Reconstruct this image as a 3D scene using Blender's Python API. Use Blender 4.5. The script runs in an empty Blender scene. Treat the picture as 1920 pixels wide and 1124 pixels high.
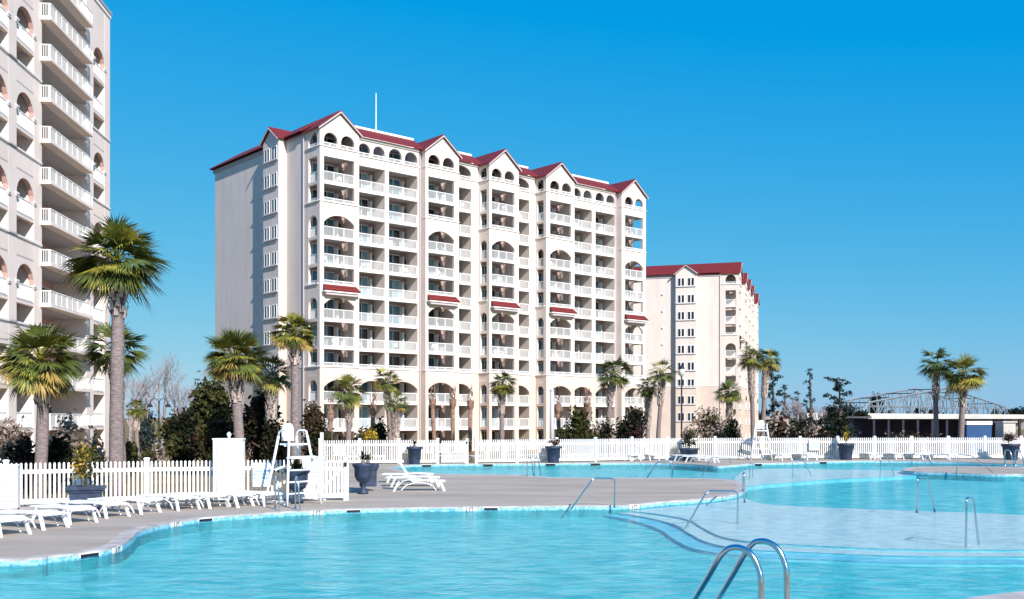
import bpy, math, random
import numpy as np
from mathutils import Vector, Matrix
from mathutils.geometry import tessellate_polygon

S = bpy.context.scene
COL = S.collection
R = math.radians
F = 1890.0                      # focal length in pixels of the 1920 px wide photograph
HOR = 783.0                     # horizon row
CH = 2.55                       # eye height above the pool deck

# ------------------------------------------------------------------ camera, sky, sun
cam = bpy.data.cameras.new('camera')
cam_o = bpy.data.objects.new('camera', cam)
COL.objects.link(cam_o)
cam_o.location = (0, 0, CH)
cam_o.rotation_euler = (R(90), 0, 0)
cam.sensor_width = 36.0
cam.lens = 36.0 * F / 1920.0
cam.shift_y = (HOR - 562.0) / 1920.0
cam.clip_start = 0.05
cam.clip_end = 9000
S.camera = cam_o

SUN_H = Vector((0.485, -0.8745))
SUN_EL = R(33)
wd = bpy.data.worlds.new("World")
S.world = wd
wd.use_nodes = True
nt = wd.node_tree
bg = nt.nodes['Background']
sky = nt.nodes.new('ShaderNodeTexSky')
sky.sky_type = 'NISHITA'
sky.sun_disc = False
sky.sun_elevation = SUN_EL
sky.sun_rotation = math.atan2(SUN_H.x, SUN_H.y)
sky.air_density = 1.0
sky.dust_density = 0.25
sky.ozone_density = 3.0
sepc = nt.nodes.new('ShaderNodeSeparateColor')
comb = nt.nodes.new('ShaderNodeCombineColor')
nt.links.new(sky.outputs[0], sepc.inputs[0])


def wmath(op, a, b):
    m_ = nt.nodes.new('ShaderNodeMath'); m_.operation = op
    nt.links.new(a, m_.inputs[0]); m_.inputs[1].default_value = b
    return m_.outputs[0]


# camera-like saturated rendition of the sky colour
nt.links.new(wmath('MULTIPLY', wmath('MAXIMUM', wmath('SUBTRACT', sepc.outputs[0], 1.4), 0.02), 0.40), comb.inputs[0])
nt.links.new(wmath('MULTIPLY', wmath('POWER', sepc.outputs[1], 0.5), 1.50), comb.inputs[1])
nt.links.new(wmath('MULTIPLY', wmath('POWER', sepc.outputs[2], 0.06), 5.05), comb.inputs[2])
nt.links.new(comb.outputs[0], bg.inputs[0])
bg.inputs[1].default_value = 0.10

sun = bpy.data.lights.new('sun', 'SUN')
sun.energy = 4.9
sun.angle = R(0.5)
sun.color = (1.0, 0.93, 0.87)
sun_o = bpy.data.objects.new('sun', sun)
COL.objects.link(sun_o)
tosun = Vector((SUN_H.x * math.cos(SUN_EL), SUN_H.y * math.cos(SUN_EL), math.sin(SUN_EL)))
sun_o.rotation_euler = tosun.to_track_quat('Z', 'Y').to_euler()
sun_o.location = tosun * 60

vs = S.view_settings
vs.view_transform = 'Standard'
vs.look = 'None'
vs.gamma = 1
vs.use_curve_mapping = False
vs.exposure = 0.5
S.cycles.max_bounces = 8
S.cycles.transparent_max_bounces = 16


# ------------------------------------------------------------------ materials
def mat(name, col, rough=0.8, var=0.0, scale=3.0, bump=0.0, bscale=40.0, metal=0.0, spec=0.3, col2=None, aspect=(1, 1, 1), detail=5.0):
    m = bpy.data.materials.new(name)
    m.use_nodes = True
    n = m.node_tree
    p = n.nodes['Principled BSDF']
    p.inputs['Base Color'].default_value = (*col, 1)
    p.inputs['Roughness'].default_value = rough
    p.inputs['Metallic'].default_value = metal
    p.inputs['Specular IOR Level'].default_value = spec
    tc = n.nodes.new('ShaderNodeTexCoord')
    mp = n.nodes.new('ShaderNodeMapping')
    mp.inputs['Scale'].default_value = aspect
    n.links.new(tc.outputs['Object'], mp.inputs[0])
    if var > 0 or col2:
        t = n.nodes.new('ShaderNodeTexNoise')
        t.inputs['Scale'].default_value = scale
        t.inputs['Detail'].default_value = detail
        n.links.new(mp.outputs[0], t.inputs[0])
        r = n.nodes.new('ShaderNodeValToRGB')
        r.color_ramp.elements[0].position = 0.32
        r.color_ramp.elements[1].position = 0.68
        c2 = col2 if col2 else tuple(min(1, c * (1 + var)) for c in col)
        c1 = col if col2 else tuple(c * (1 - var) for c in col)
        r.color_ramp.elements[0].color = (*c1, 1)
        r.color_ramp.elements[1].color = (*c2, 1)
        n.links.new(t.outputs[0], r.inputs[0])
        n.links.new(r.outputs[0], p.inputs['Base Color'])
    if bump > 0:
        b = n.nodes.new('ShaderNodeTexNoise')
        b.inputs['Scale'].default_value = bscale
        b.inputs['Detail'].default_value = 4
        n.links.new(mp.outputs[0], b.inputs[0])
        bn = n.nodes.new('ShaderNodeBump')
        bn.inputs['Strength'].default_value = 1
        bn.inputs['Distance'].default_value = bump
        n.links.new(b.outputs[0], bn.inputs['Height'])
        n.links.new(bn.outputs[0], p.inputs['Normal'])
    return m


def striped(name, col, col2, period, width=0.5, axis=0, rough=0.7, spec=0.3):
    """base colour with thin lines every `period` along an object axis, plus a little noise"""
    m = mat(name, col, rough, 0.07, 0.5, spec=spec, aspect=(1.6, 1.6, .35))
    n = m.node_tree
    p = n.nodes['Principled BSDF']
    ramp = [x for x in n.nodes if x.type == 'VALTORGB'][0]
    tc = [x for x in n.nodes if x.type == 'TEX_COORD'][0]
    sp = n.nodes.new('ShaderNodeSeparateXYZ')
    n.links.new(tc.outputs['Object'], sp.inputs[0])
    md = n.nodes.new('ShaderNodeMath'); md.operation = 'MODULO'; md.inputs[1].default_value = period
    ad = n.nodes.new('ShaderNodeMath'); ad.operation = 'ADD'; ad.inputs[1].default_value = 1000 * period
    n.links.new(sp.outputs[axis], ad.inputs[0]); n.links.new(ad.outputs[0], md.inputs[0])
    lt = n.nodes.new('ShaderNodeMath'); lt.operation = 'LESS_THAN'; lt.inputs[1].default_value = period * width
    n.links.new(md.outputs[0], lt.inputs[0])
    mx = n.nodes.new('ShaderNodeMix'); mx.data_type = 'RGBA'
    n.links.new(lt.outputs[0], mx.inputs[0])
    n.links.new(ramp.outputs[0], mx.inputs[6])
    mx.inputs[7].default_value = (*col2, 1)
    n.links.new(mx.outputs[2], p.inputs['Base Color'])
    return m


M = {}
M['wall'] = striped('cream_stucco', (0.71, 0.625, 0.57), (0.60, 0.53, 0.49), 2.94, 0.012, 2, 0.9, 0.1)
M['lower'] = mat('beige_stucco', (0.64, 0.53, 0.46), 0.9, 0.05, 0.5, spec=0.1)
M['trim'] = mat('white_trim', (0.83, 0.80, 0.79), 0.8, 0.03, 1.0, spec=0.2)
M['inner'] = mat('shaded_balcony_wall', (0.40, 0.315, 0.30), 0.9, 0.06, 0.6, spec=0.1)  # recess shade put into the colour, darker than the outer stucco
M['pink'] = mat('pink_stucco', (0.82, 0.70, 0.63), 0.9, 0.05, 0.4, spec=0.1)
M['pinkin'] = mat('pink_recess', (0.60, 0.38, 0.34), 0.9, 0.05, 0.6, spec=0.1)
M['ceil'] = mat('shaded_slab_underside', (0.50, 0.46, 0.45), 0.9, 0.03, 1.0, spec=0.1)  # balcony ceilings: shade of the recess is part of this colour
M['roof'] = striped('red_roof_tile', (0.19, 0.022, 0.018), (0.11, 0.012, 0.010), 0.34, 0.35, 2, 0.6)
M['fascia'] = mat('fascia', (0.50, 0.46, 0.48), 0.8, 0.03, 1, spec=0.2)
M['rail'] = mat('white_rail', (0.80, 0.80, 0.79), 0.6, 0.03, 2, spec=0.3)
M['glass'] = mat('door_glass', (0.025, 0.085, 0.14), 0.08, 0.7, 0.35, spec=0.6, col2=(0.10, 0.25, 0.32))
M['darkglass'] = mat('dark_glass', (0.02, 0.025, 0.035), 0.08, spec=0.6)
M['curtain'] = mat('curtain', (0.20, 0.33, 0.38), 0.35, 0.3, 2.5, spec=0.5, aspect=(6, 6, .3))
M['white'] = mat('white_vinyl', (0.82, 0.82, 0.82), 0.5, 0.04, 1.5, spec=0.35)
M['plastic'] = mat('white_plastic', (0.80, 0.82, 0.83), 0.45, 0.03, 3, spec=0.4)
M['steel'] = mat('stainless_steel', (0.62, 0.64, 0.66), 0.16, metal=1.0, bump=0.0005, bscale=60)
M['black'] = mat('black_rubber', (0.012, 0.014, 0.02), 0.6, 0.3, 8)
M['pot'] = mat('blue_grey_resin', (0.028, 0.045, 0.085), 0.55, 0.35, 5, bump=0.004, bscale=20, spec=0.35)
M['soil'] = mat('soil', (0.06, 0.04, 0.03), 0.95, 0.4, 12)
M['trunk'] = mat('palm_trunk', (0.23, 0.185, 0.18), 0.95, 0.35, 6, bump=0.02, bscale=14, spec=0.1, aspect=(1, 1, 4))
M['boot'] = mat('palm_boots', (0.46, 0.38, 0.34), 0.95, 0.4, 5, bump=0.02, bscale=12, spec=0.1)
M['brown'] = mat('wrapped_frond', (0.25, 0.155, 0.115), 0.95, 0.4, 6, bump=0.03, bscale=10, spec=0.1)
M['frondA'] = mat('frond_green', (0.085, 0.108, 0.022), 0.5, 0.4, 3, spec=0.45)
M['frondB'] = mat('frond_olive', (0.25, 0.225, 0.035), 0.5, 0.4, 3, spec=0.45)
M['frondC'] = mat('frond_straw', (0.33, 0.225, 0.06), 0.6, 0.4, 3, spec=0.3)
M['bark'] = mat('bark', (0.10, 0.075, 0.065), 0.95, 0.3, 6, bump=0.02, bscale=12, spec=0.1)
M['palebark'] = mat('pale_bark', (0.30, 0.27, 0.28), 0.95, 0.3, 3, spec=0.1)
M['leafdark'] = mat('leaf_dark', (0.011, 0.016, 0.008), 0.8, 0.5, 1.2, spec=0.1)
M['leafolive'] = mat('leaf_olive', (0.050, 0.052, 0.016), 0.7, 0.5, 1.5, spec=0.15)
M['leafrust'] = mat('leaf_rust', (0.052, 0.032, 0.016), 0.8, 0.4, 1.5, spec=0.2)
M['leafpink'] = mat('leaf_dry', (0.30, 0.235, 0.20), 0.9, 0.35, 1.5, spec=0.1)
M['leafgold'] = mat('leaf_gold', (0.36, 0.24, 0.02), 0.6, 0.35, 3, spec=0.3)
M['leafblue'] = mat('hazed_needles', (0.030, 0.048, 0.050), 0.8, 0.4, 1, spec=0.1)  # distance haze put into the leaf colour as blue-grey
M['leafmaroon'] = mat('leaf_maroon', (0.045, 0.018, 0.018), 0.7, 0.4, 3, spec=0.3)
M['iron'] = mat('dark_iron', (0.015, 0.018, 0.03), 0.5, 0.2, 5)
M['lampglass'] = mat('lamp_glass', (0.55, 0.58, 0.60), 0.2, spec=0.6)
M['bridge'] = mat('bridge_steel', (0.19, 0.23, 0.26), 0.6, 0.1, 0.2)
M['concrete'] = mat('pale_concrete', (0.55, 0.53, 0.50), 0.9, 0.1, 0.5)
M['navy'] = mat('navy_shade', (0.03, 0.03, 0.06), 0.8, 0.4, 0.5)
M['blue'] = mat('blue_paint', (0.02, 0.075, 0.20), 0.5, 0.1, 1)
M['signtext'] = mat('faded_blue_ink', (0.10, 0.30, 0.50), 0.7)
M['seam'] = mat('groove_shade_grey', (0.42, 0.42, 0.43), 0.8)  # grey painted round the door panels for the shade of their grooves
M['ink'] = mat('dark_ink', (0.02, 0.03, 0.06), 0.7)
M['markerwhite'] = mat('white_marker_tile', (0.82, 0.82, 0.80), 0.35, 0.03, 8, spec=0.5)
M['deck'] = mat('pool_deck_concrete', (0.375, 0.32, 0.262), 0.85, 0.15, 0.45, bump=0.003, bscale=60, spec=0.2, aspect=(0.5, 1.6, 1))
M['coping'] = mat('pool_coping', (0.42, 0.385, 0.36), 0.8, 0.25, 2.2, bump=0.003, bscale=50, spec=0.25)
M['ground'] = mat('dry_lawn', (0.15, 0.12, 0.05), 0.95, 0, 0.35, col2=(0.30, 0.20, 0.085), bump=0.04, bscale=3, spec=0.1)
M['tintedfloor'] = mat('pool_floor_depth_tint', (0.02, 0.44, 0.45), 0.8, 0, 2.2, col2=(0.18, 0.66, 0.62), aspect=(0.7, 1.4, 1), detail=7)  # water-depth turquoise and rippling light mottle are put into the floor colour
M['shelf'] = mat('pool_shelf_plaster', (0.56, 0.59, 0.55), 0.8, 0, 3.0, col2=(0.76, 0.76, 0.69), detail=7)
M['step'] = mat('pool_step_depth_tint', (0.12, 0.50, 0.58), 0.8, 0, 2.0, col2=(0.24, 0.62, 0.68), detail=7)  # in-between water-depth tint painted into the step colour
M['poolwall'] = mat('pool_wall_shaded_plaster', (0.03, 0.30, 0.34), 0.8, 0.2, 3)  # shade put into the colour to hold down the sunlit wall face
M['nosing'] = mat('step_nosing_tile', (0.05, 0.36, 0.46), 0.6, 0.3, 6)


def tile_mat():
    m = bpy.data.materials.new('waterline_tile')
    m.use_nodes = True
    n = m.node_tree
    p = n.nodes['Principled BSDF']
    p.inputs['Roughness'].default_value = 0.3
    tc = n.nodes.new('ShaderNodeTexCoord')
    v = n.nodes.new('ShaderNodeTexVoronoi')
    v.distance = 'CHEBYCHEV'
    v.inputs['Scale'].default_value = 17
    v.inputs['Randomness'].default_value = 0.35
    n.links.new(tc.outputs['Object'], v.inputs[0])
    r = n.nodes.new('ShaderNodeValToRGB')
    r.color_ramp.elements[0].color = (0.13, 0.38, 0.52, 1)
    r.color_ramp.elements[1].color = (0.36, 0.60, 0.70, 1)
    r.color_ramp.elements[0].position = 0.25
    r.color_ramp.elements[1].position = 0.75
    sp = n.nodes.new('ShaderNodeSeparateColor')
    n.links.new(v.outputs['Color'], sp.inputs[0])
    n.links.new(sp.outputs[0], r.inputs[0])
    n.links.new(r.outputs[0], p.inputs['Base Color'])
    return m


M['tile'] = tile_mat()


def water_mat():
    m = bpy.data.materials.new('pool_water')
    m.use_nodes = True
    n = m.node_tree
    n.nodes.remove(n.nodes['Principled BSDF'])
    out = n.nodes['Material Output']
    tc = n.nodes.new('ShaderNodeTexCoord')
    h = None
    for sc, st, asp in ((1.0, 0.45, (0.8, 1.2, 1)), (2.6, 0.42, (0.8, 1.2, 1)), (7.0, 0.17, (1, 1.1, 1))):
        mp = n.nodes.new('ShaderNodeMapping')
        mp.inputs['Scale'].default_value = asp
        mp.inputs['Rotation'].default_value = (0, 0, 0.25 * sc)
        n.links.new(tc.outputs['Object'], mp.inputs[0])
        t = n.nodes.new('ShaderNodeTexNoise')
        t.inputs['Scale'].default_value = sc
        t.inputs['Detail'].default_value = 3
        t.inputs['Distortion'].default_value = 0.6
        n.links.new(mp.outputs[0], t.inputs[0])
        k = n.nodes.new('ShaderNodeMath'); k.operation = 'MULTIPLY'; k.inputs[1].default_value = st
        n.links.new(t.outputs[0], k.inputs[0])
        if h is None:
            h = k
        else:
            a = n.nodes.new('ShaderNodeMath'); a.operation = 'ADD'
            n.links.new(h.outputs[0], a.inputs[0]); n.links.new(k.outputs[0], a.inputs[1])
            h = a
    b = n.nodes.new('ShaderNodeBump')
    b.inputs['Strength'].default_value = 1.0
    b.inputs['Distance'].default_value = 0.17
    n.links.new(h.outputs[0], b.inputs['Height'])
    g = n.nodes.new('ShaderNodeBsdfGlossy')
    g.inputs['Roughness'].default_value = 0.06
    g.inputs['Color'].default_value = (0.97, 0.97, 0.97, 1)
    n.links.new(b.outputs[0], g.inputs['Normal'])
    tr = n.nodes.new('ShaderNodeBsdfTransparent')
    tr.inputs['Color'].default_value = (0.80, 0.96, 0.985, 1)
    fr = n.nodes.new('ShaderNodeFresnel')
    fr.inputs['IOR'].default_value = 1.33
    n.links.new(b.outputs[0], fr.inputs['Normal'])
    mn = n.nodes.new('ShaderNodeMath'); mn.operation = 'MULTIPLY'; mn.inputs[1].default_value = 0.36
    n.links.new(fr.outputs[0], mn.inputs[0])
    mx = n.nodes.new('ShaderNodeMixShader')
    n.links.new(mn.outputs[0], mx.inputs[0])
    n.links.new(tr.outputs[0], mx.inputs[1])
    n.links.new(g.outputs[0], mx.inputs[2])
    n.links.new(mx.outputs[0], out.inputs['Surface'])
    return m


M['water'] = water_mat()


# ------------------------------------------------------------------ helpers
class MB:
    def __init__(s):
        s.v = []; s.f = []; s.m = []

    def face(s, pts, mi=0):
        b = len(s.v)
        s.v.extend([tuple(p) for p in pts])
        s.f.append(tuple(range(b, b + len(pts)))); s.m.append(mi)

    def box(s, x0, x1, y0, y1, z0, z1, mi=0):
        b = len(s.v)
        s.v.extend([(x0, y0, z0), (x1, y0, z0), (x1, y1, z0), (x0, y1, z0), (x0, y0, z1), (x1, y0, z1), (x1, y1, z1), (x0, y1, z1)])
        for q in ((0, 3, 2, 1), (4, 5, 6, 7), (0, 1, 5, 4), (1, 2, 6, 5), (2, 3, 7, 6), (3, 0, 4, 7)):
            s.f.append(tuple(b + i for i in q)); s.m.append(mi)

    def prism(s, poly, d, mi=0):
        """poly: list of 3D points (planar), extruded by vector d"""
        d = Vector(d); n = len(poly)
        b = len(s.v)
        s.v.extend([tuple(p) for p in poly]); s.v.extend([tuple(Vector(p) + d) for p in poly])
        s.f.append(tuple(range(b, b + n))); s.m.append(mi)
        s.f.append(tuple(reversed(range(b + n, b + 2 * n)))); s.m.append(mi)
        for i in range(n):
            j = (i + 1) % n
            s.f.append((b + i, b + n + i, b + n + j, b + j)); s.m.append(mi)

    def tube(s, pts, r, n=8, mi=0, cap=True):
        pts = [Vector(p) for p in pts]
        rs = r if isinstance(r, (list, tuple)) else [r] * len(pts)
        b = len(s.v)
        up = Vector((0, 0, 1))
        prev = None
        for i, p in enumerate(pts):
            if i == 0: t = pts[1] - p
            elif i == len(pts) - 1: t = p - pts[-2]
            else: t = (pts[i + 1] - p).normalized() + (p - pts[i - 1]).normalized()
            t.normalize()
            if prev is None:
                a = t.cross(up)
                if a.length < 0.05: a = t.cross(Vector((0, 1, 0)))
            else:
                a = prev - t * prev.dot(t)
            a.normalize(); prev = a
            c = t.cross(a)
            for k in range(n):
                an = 2 * math.pi * k / n
                s.v.append(tuple(p + (a * math.cos(an) + c * math.sin(an)) * rs[i]))
        for i in range(len(pts) - 1):
            for k in range(n):
                k2 = (k + 1) % n
                s.f.append((b + i * n + k, b + i * n + k2, b + (i + 1) * n + k2, b + (i + 1) * n + k)); s.m.append(mi)
        if cap:
            s.f.append(tuple(b + k for k in reversed(range(n)))); s.m.append(mi)
            e = b + (len(pts) - 1) * n
            s.f.append(tuple(e + k for k in range(n))); s.m.append(mi)

    def lathe(s, prof, n=24, c=(0, 0, 0), mi=0, sx=1, sy=1):
        b = len(s.v)
        for (r, z) in prof:
            for k in range(n):
                a = 2 * math.pi * k / n
                s.v.append((c[0] + r * math.cos(a) * sx, c[1] + r * math.sin(a) * sy, c[2] + z))
        for i in range(len(prof) - 1):
            for k in range(n):
                k2 = (k + 1) % n
                s.f.append((b + i * n + k, b + i * n + k2, b + (i + 1) * n + k2, b + (i + 1) * n + k)); s.m.append(mi)

    def build(s, name, mats, parent=None, smooth=False):
        me = bpy.data.meshes.new(name)
        me.from_pydata(s.v, [], s.f)
        mats = mats if isinstance(mats, (list, tuple)) else [mats]
        for m in mats: me.materials.append(m)
        if len(mats) > 1: me.polygons.foreach_set('material_index', s.m)
        if smooth: me.polygons.foreach_set('use_smooth', [True] * len(me.polygons))
        me.update()
        o = bpy.data.objects.new(name, me)
        COL.objects.link(o)
        if parent: o.parent = parent
        return o


def tag(o, label=None, cat=None, group=None, kind=None):
    if label: o['label'] = label
    if cat: o['category'] = cat
    if group: o['group'] = group
    if kind: o['kind'] = kind
    return o


def thing(name, label, cat, loc=(0, 0, 0), rz=0.0, group=None):
    o = bpy.data.objects.new(name, None)
    COL.objects.link(o)
    o.location = loc; o.rotation_euler = (0, 0, rz)
    return tag(o, label, cat, group)


def dup(root, loc, rz, label, group=None, scale=None):
    c = root.copy(); COL.objects.link(c)
    c.location = loc; c.rotation_euler = (0, 0, rz)
    if scale: c.scale = (scale,) * 3
    c['label'] = label
    if group: c['group'] = group
    for ch in list(root.children):
        d = ch.copy(); COL.objects.link(d); d.parent = c
        for g in list(ch.children):
            e = g.copy(); COL.objects.link(e); e.parent = d
    return c


def P(px, py, z=0.0):
    """point of the horizontal plane z that the photograph shows at (px, py)"""
    y = F * (CH - z) / (py - HOR)
    return Vector(((px - 960) * y / F, y, z))


def X(px, y): return (px - 960) * y / F
def Z(py, y): return CH - (py - HOR) * y / F


def catmull(pts, k=5):
    out = []; n = len(pts)
    for i in range(n):
        p0, p1, p2, p3 = (np.array(pts[(i + j) % n]) for j in (-1, 0, 1, 2))
        for t in np.linspace(0, 1, k, endpoint=False):
            out.append(tuple(0.5 * ((2 * p1) + (-p0 + p2) * t + (2 * p0 - 5 * p1 + 4 * p2 - p3) * t * t + (-p0 + 3 * p1 - 3 * p2 + p3) * t ** 3)))
    return out


# ------------------------------------------------------------------ pool and deck
pp = [(0, 1050), (100, 1043), (180, 1034), (226, 1023), (248, 1009), (262, 996), (300, 985), (350, 976), (400, 970), (530, 961), (700, 954),
      (920, 951), (1060, 949), (1170, 948), (1250, 941), (1330, 935), (1385, 926), (1401, 914), (1392, 905), (1360, 899.5), (1300, 897.3), (1200, 896.8),
      (1060, 896.5), (1010, 894), (960, 891), (840, 890), (775, 886), (744, 880), (748, 874.5), (800, 871.5), (950, 870), (1150, 868.5), (1240, 869),
      (1300, 871.5), (1345, 874.5), (1372, 873), (1410, 870), (1480, 868), (1560, 865.5), (1650, 864.5), (1785, 866.5), (1920, 871), (2010, 872.5),
      (2020, 874.2), (1920, 876), (1800, 875.2), (1722, 876.2), (1694, 880), (1702, 884), (1785, 887), (1871, 890), (1930, 890), (2050, 894)]
wp = [(-26, 13.0), (-21, 15.8), (-15, 17.6)] + [tuple(P(a, b)[:2]) for a, b in pp] + \
     [(40, 38), (41, 26), (27, 18), (13, 15.9), (7.6, 14.75), (5.4, 13.2), (3.9, 11.2), (2.6, 10.1), (0, 9.4), (-9, 9.2), (-20, 9.8), (-26, 10.5)]
pool = catmull(wp, 5)
# keep vertices apart
pool = [p for i, p in enumerate(pool) if math.dist(p, pool[i - 1]) > 0.02]
WZ = -0.095
NP = len(pool)


def offset(poly, d):
    out = []; n = len(poly)
    for i in range(n):
        a = Vector(poly[i - 1]); b = Vector(poly[(i + 1) % n])
        t = (b - a).normalized()
        out.append((poly[i][0] + t.y * d, poly[i][1] - t.x * d))
    return out


area = sum(pool[i - 1][0] * pool[i][1] - pool[i][0] * pool[i - 1][1] for i in range(NP)) / 2
sgn = 1 if area > 0 else -1         # offset(+) goes outward for counter-clockwise
outer_edge = offset(pool, 0.36 * sgn)

FENCE_NEAR = [(-24.0, 25.2), (-14.35, 28.6), (-10.9, 30.1), (-5.95, 31.3)]
FENCE_FAR = [(-10.4, 54.6), (-2.0, 56.0), (4.8, 58.2), (9.3, 60.6), (15.2, 61.2), (31.5, 62.4), (52, 63.5)]
deck_outer = [(-30, 5), (64, 5), (64, 64.2), (52, 64.2), (31.5, 63.1), (15.2, 61.9), (9.2, 61.3), (4.6, 58.9), (-2.1, 56.7), (-11.2, 55.2),
              (-8.0, 36), (-5.6, 32.1), (-11.1, 30.8), (-14.6, 29.3), (-24.2, 25.9), (-30, 24)]


def poly_sheet(name, loops, z, m, skirt=None):
    vv = [[Vector((x, y, z)) for x, y in l] for l in loops]
    tris = tessellate_polygon(vv)
    flat = [tuple(v) for l in vv for v in l]
    me = bpy.data.meshes.new(name)
    fs = []
    for t in tris:
        a, b, c = (Vector(flat[i]) for i in t)
        if (b - a).cross(c - a).z < 0: t = (t[0], t[2], t[1])
        fs.append(tuple(t))
    if skirt:
        n0 = len(loops[0]); base = len(flat)
        flat += [(x, y, skirt) for x, y in loops[0]]
        for i in range(n0):
            j = (i + 1) % n0
            fs.append((i, j, base + j, base + i))
    me.from_pydata(flat, [], fs)
    me.materials.append(m); me.update()
    o = bpy.data.objects.new(name, me); COL.objects.link(o)
    return o


tag(poly_sheet('pool_deck', [deck_outer, outer_edge], 0.0, M['deck'], skirt=-1.2), kind='structure')
mb = MB()
for i in range(NP):
    j = (i + 1) % NP
    a, b = pool[i], pool[j]; c, d = outer_edge[j], outer_edge[i]
    mb.face([(*d, 0.0), (*a, 0.016), (*b, 0.016), (*c, 0.0)])
    mb.face([(*a, 0.016), (*a, -0.03), (*b, -0.03), (*b, 0.016)])
tag(mb.build('pool_coping', M['coping']), kind='structure')
mb = MB()
for i in range(NP):
    j = (i + 1) % NP
    a, b = pool[i], pool[j]
    mb.face([(*a, -0.03), (*a, -0.125), (*b, -0.125), (*b, -0.03)], 0)
    mb.face([(*a, -0.125), (*a, -1.5), (*b, -1.5), (*b, -0.125)], 1)
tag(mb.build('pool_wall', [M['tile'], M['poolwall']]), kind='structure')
inner = offset(pool, 0.02 * sgn)
tag(poly_sheet('pool_floor', [inner], -0.34, M['tintedfloor']), kind='structure')


def grid_water():
    # surface clipped to the pool outline: tessellated outline
    return poly_sheet('pool_water', [inner], WZ, M['water'])


tag(grid_water(), kind='structure')


def slab(name, pxs, ztop, m, zbot=-0.338, nose=True):
    pts = [P(a, b, ztop)[:2] for a, b in pxs]
    pts = catmull([tuple(p) for p in pts], 5)
    ar = sum(pts[i - 1][0] * pts[i][1] - pts[i][0] * pts[i - 1][1] for i in range(len(pts)))
    if ar < 0: pts.reverse()
    sh = [Vector((x, y, ztop)) for x, y in pts]
    tris = tessellate_polygon([sh])
    b = MB()
    for t in tris:
        q = [sh[i] for i in t]
        if (q[1] - q[0]).cross(q[2] - q[0]).z < 0: q.reverse()
        b.face(q, 0)
    for i in range(len(pts)):
        a_, b_ = pts[i], pts[(i + 1) % len(pts)]
        b.face([(*a_, ztop), (*a_, ztop - 0.022), (*b_, ztop - 0.022), (*b_, ztop)], 1)
        b.face([(*a_, ztop - 0.022), (*a_, zbot), (*b_, zbot), (*b_, ztop - 0.022)], 2)
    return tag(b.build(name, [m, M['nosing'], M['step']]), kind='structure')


sh_low = [(1150, 954), (1225, 963), (1288, 974), (1318, 990), (1352, 1006), (1410, 1016), (1520, 1023), (1700, 1030), (1920, 1031), (2120, 1030)]
sh_up = [(2120, 974), (1920, 966), (1800, 961), (1650, 956), (1500, 950), (1425, 944), (1395, 934), (1365, 930), (1330, 938), (1250, 944), (1180, 950)]
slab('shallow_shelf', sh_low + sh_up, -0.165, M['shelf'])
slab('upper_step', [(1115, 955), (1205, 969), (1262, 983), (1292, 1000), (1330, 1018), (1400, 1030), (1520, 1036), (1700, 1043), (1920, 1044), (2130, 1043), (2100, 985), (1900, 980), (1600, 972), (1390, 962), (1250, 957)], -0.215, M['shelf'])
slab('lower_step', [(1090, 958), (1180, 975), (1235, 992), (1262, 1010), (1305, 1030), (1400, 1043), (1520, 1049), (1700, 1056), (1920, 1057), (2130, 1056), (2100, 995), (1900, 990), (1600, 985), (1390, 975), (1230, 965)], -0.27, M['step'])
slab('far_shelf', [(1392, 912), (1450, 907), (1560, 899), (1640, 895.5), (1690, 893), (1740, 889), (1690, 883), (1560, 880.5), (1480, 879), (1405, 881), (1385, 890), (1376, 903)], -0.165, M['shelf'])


# terrain
def in_poly(x, y, poly):
    c = False; n = len(poly)
    for i in range(n):
        x1, y1 = poly[i - 1]; x2, y2 = poly[i]
        if (y1 > y) != (y2 > y) and x < (x2 - x1) * (y - y1) / (y2 - y1) + x1: c = not c
    return c


def dist_poly(x, y, poly):
    d = 1e9
    for i in range(len(poly)):
        a = Vector(poly[i - 1]); b = Vector(poly[i]); p = Vector((x, y))
        t = max(0, min(1, (p - a).dot(b - a) / (b - a).length_squared))
        d = min(d, (a + (b - a) * t - p).length)
    return d


GZ = -1.6


def gh(x, y):
    d = dist_poly(x, y, deck_outer)
    if in_poly(x, y, deck_outer): return -2.6 if d > 0.6 else -0.25
    if d < 1.6: return -0.15
    t = min(1, (d - 1.6) / 24); t = t * t * (3 - 2 * t)
    return -0.15 + (GZ + 0.15) * t + (0.08 * math.sin(x * .31) * math.cos(y * .27) if d > 6 else 0)


xs = [-4000, -1500, -600, -300, -150, -90] + list(np.arange(-66, 112, 2.0)) + [130, 170, 260, 400, 800, 1600, 4000]
ys = [-2000, -400, -100, -30] + list(np.arange(-10, 130, 2.0)) + [150, 200, 300, 450, 800, 1600, 6000]
gv = [(x, y, gh(x, y)) for y in ys for x in xs]
nx = len(xs)
gf = [(j * nx + i, j * nx + i + 1, (j + 1) * nx + i + 1, (j + 1) * nx + i) for j in range(len(ys) - 1) for i in range(nx - 1)]
me = bpy.data.meshes.new('ground'); me.from_pydata(gv, [], gf); me.materials.append(M['ground']); me.update()
g_o = bpy.data.objects.new('ground', me); COL.objects.link(g_o); tag(g_o, kind='structure')


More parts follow.
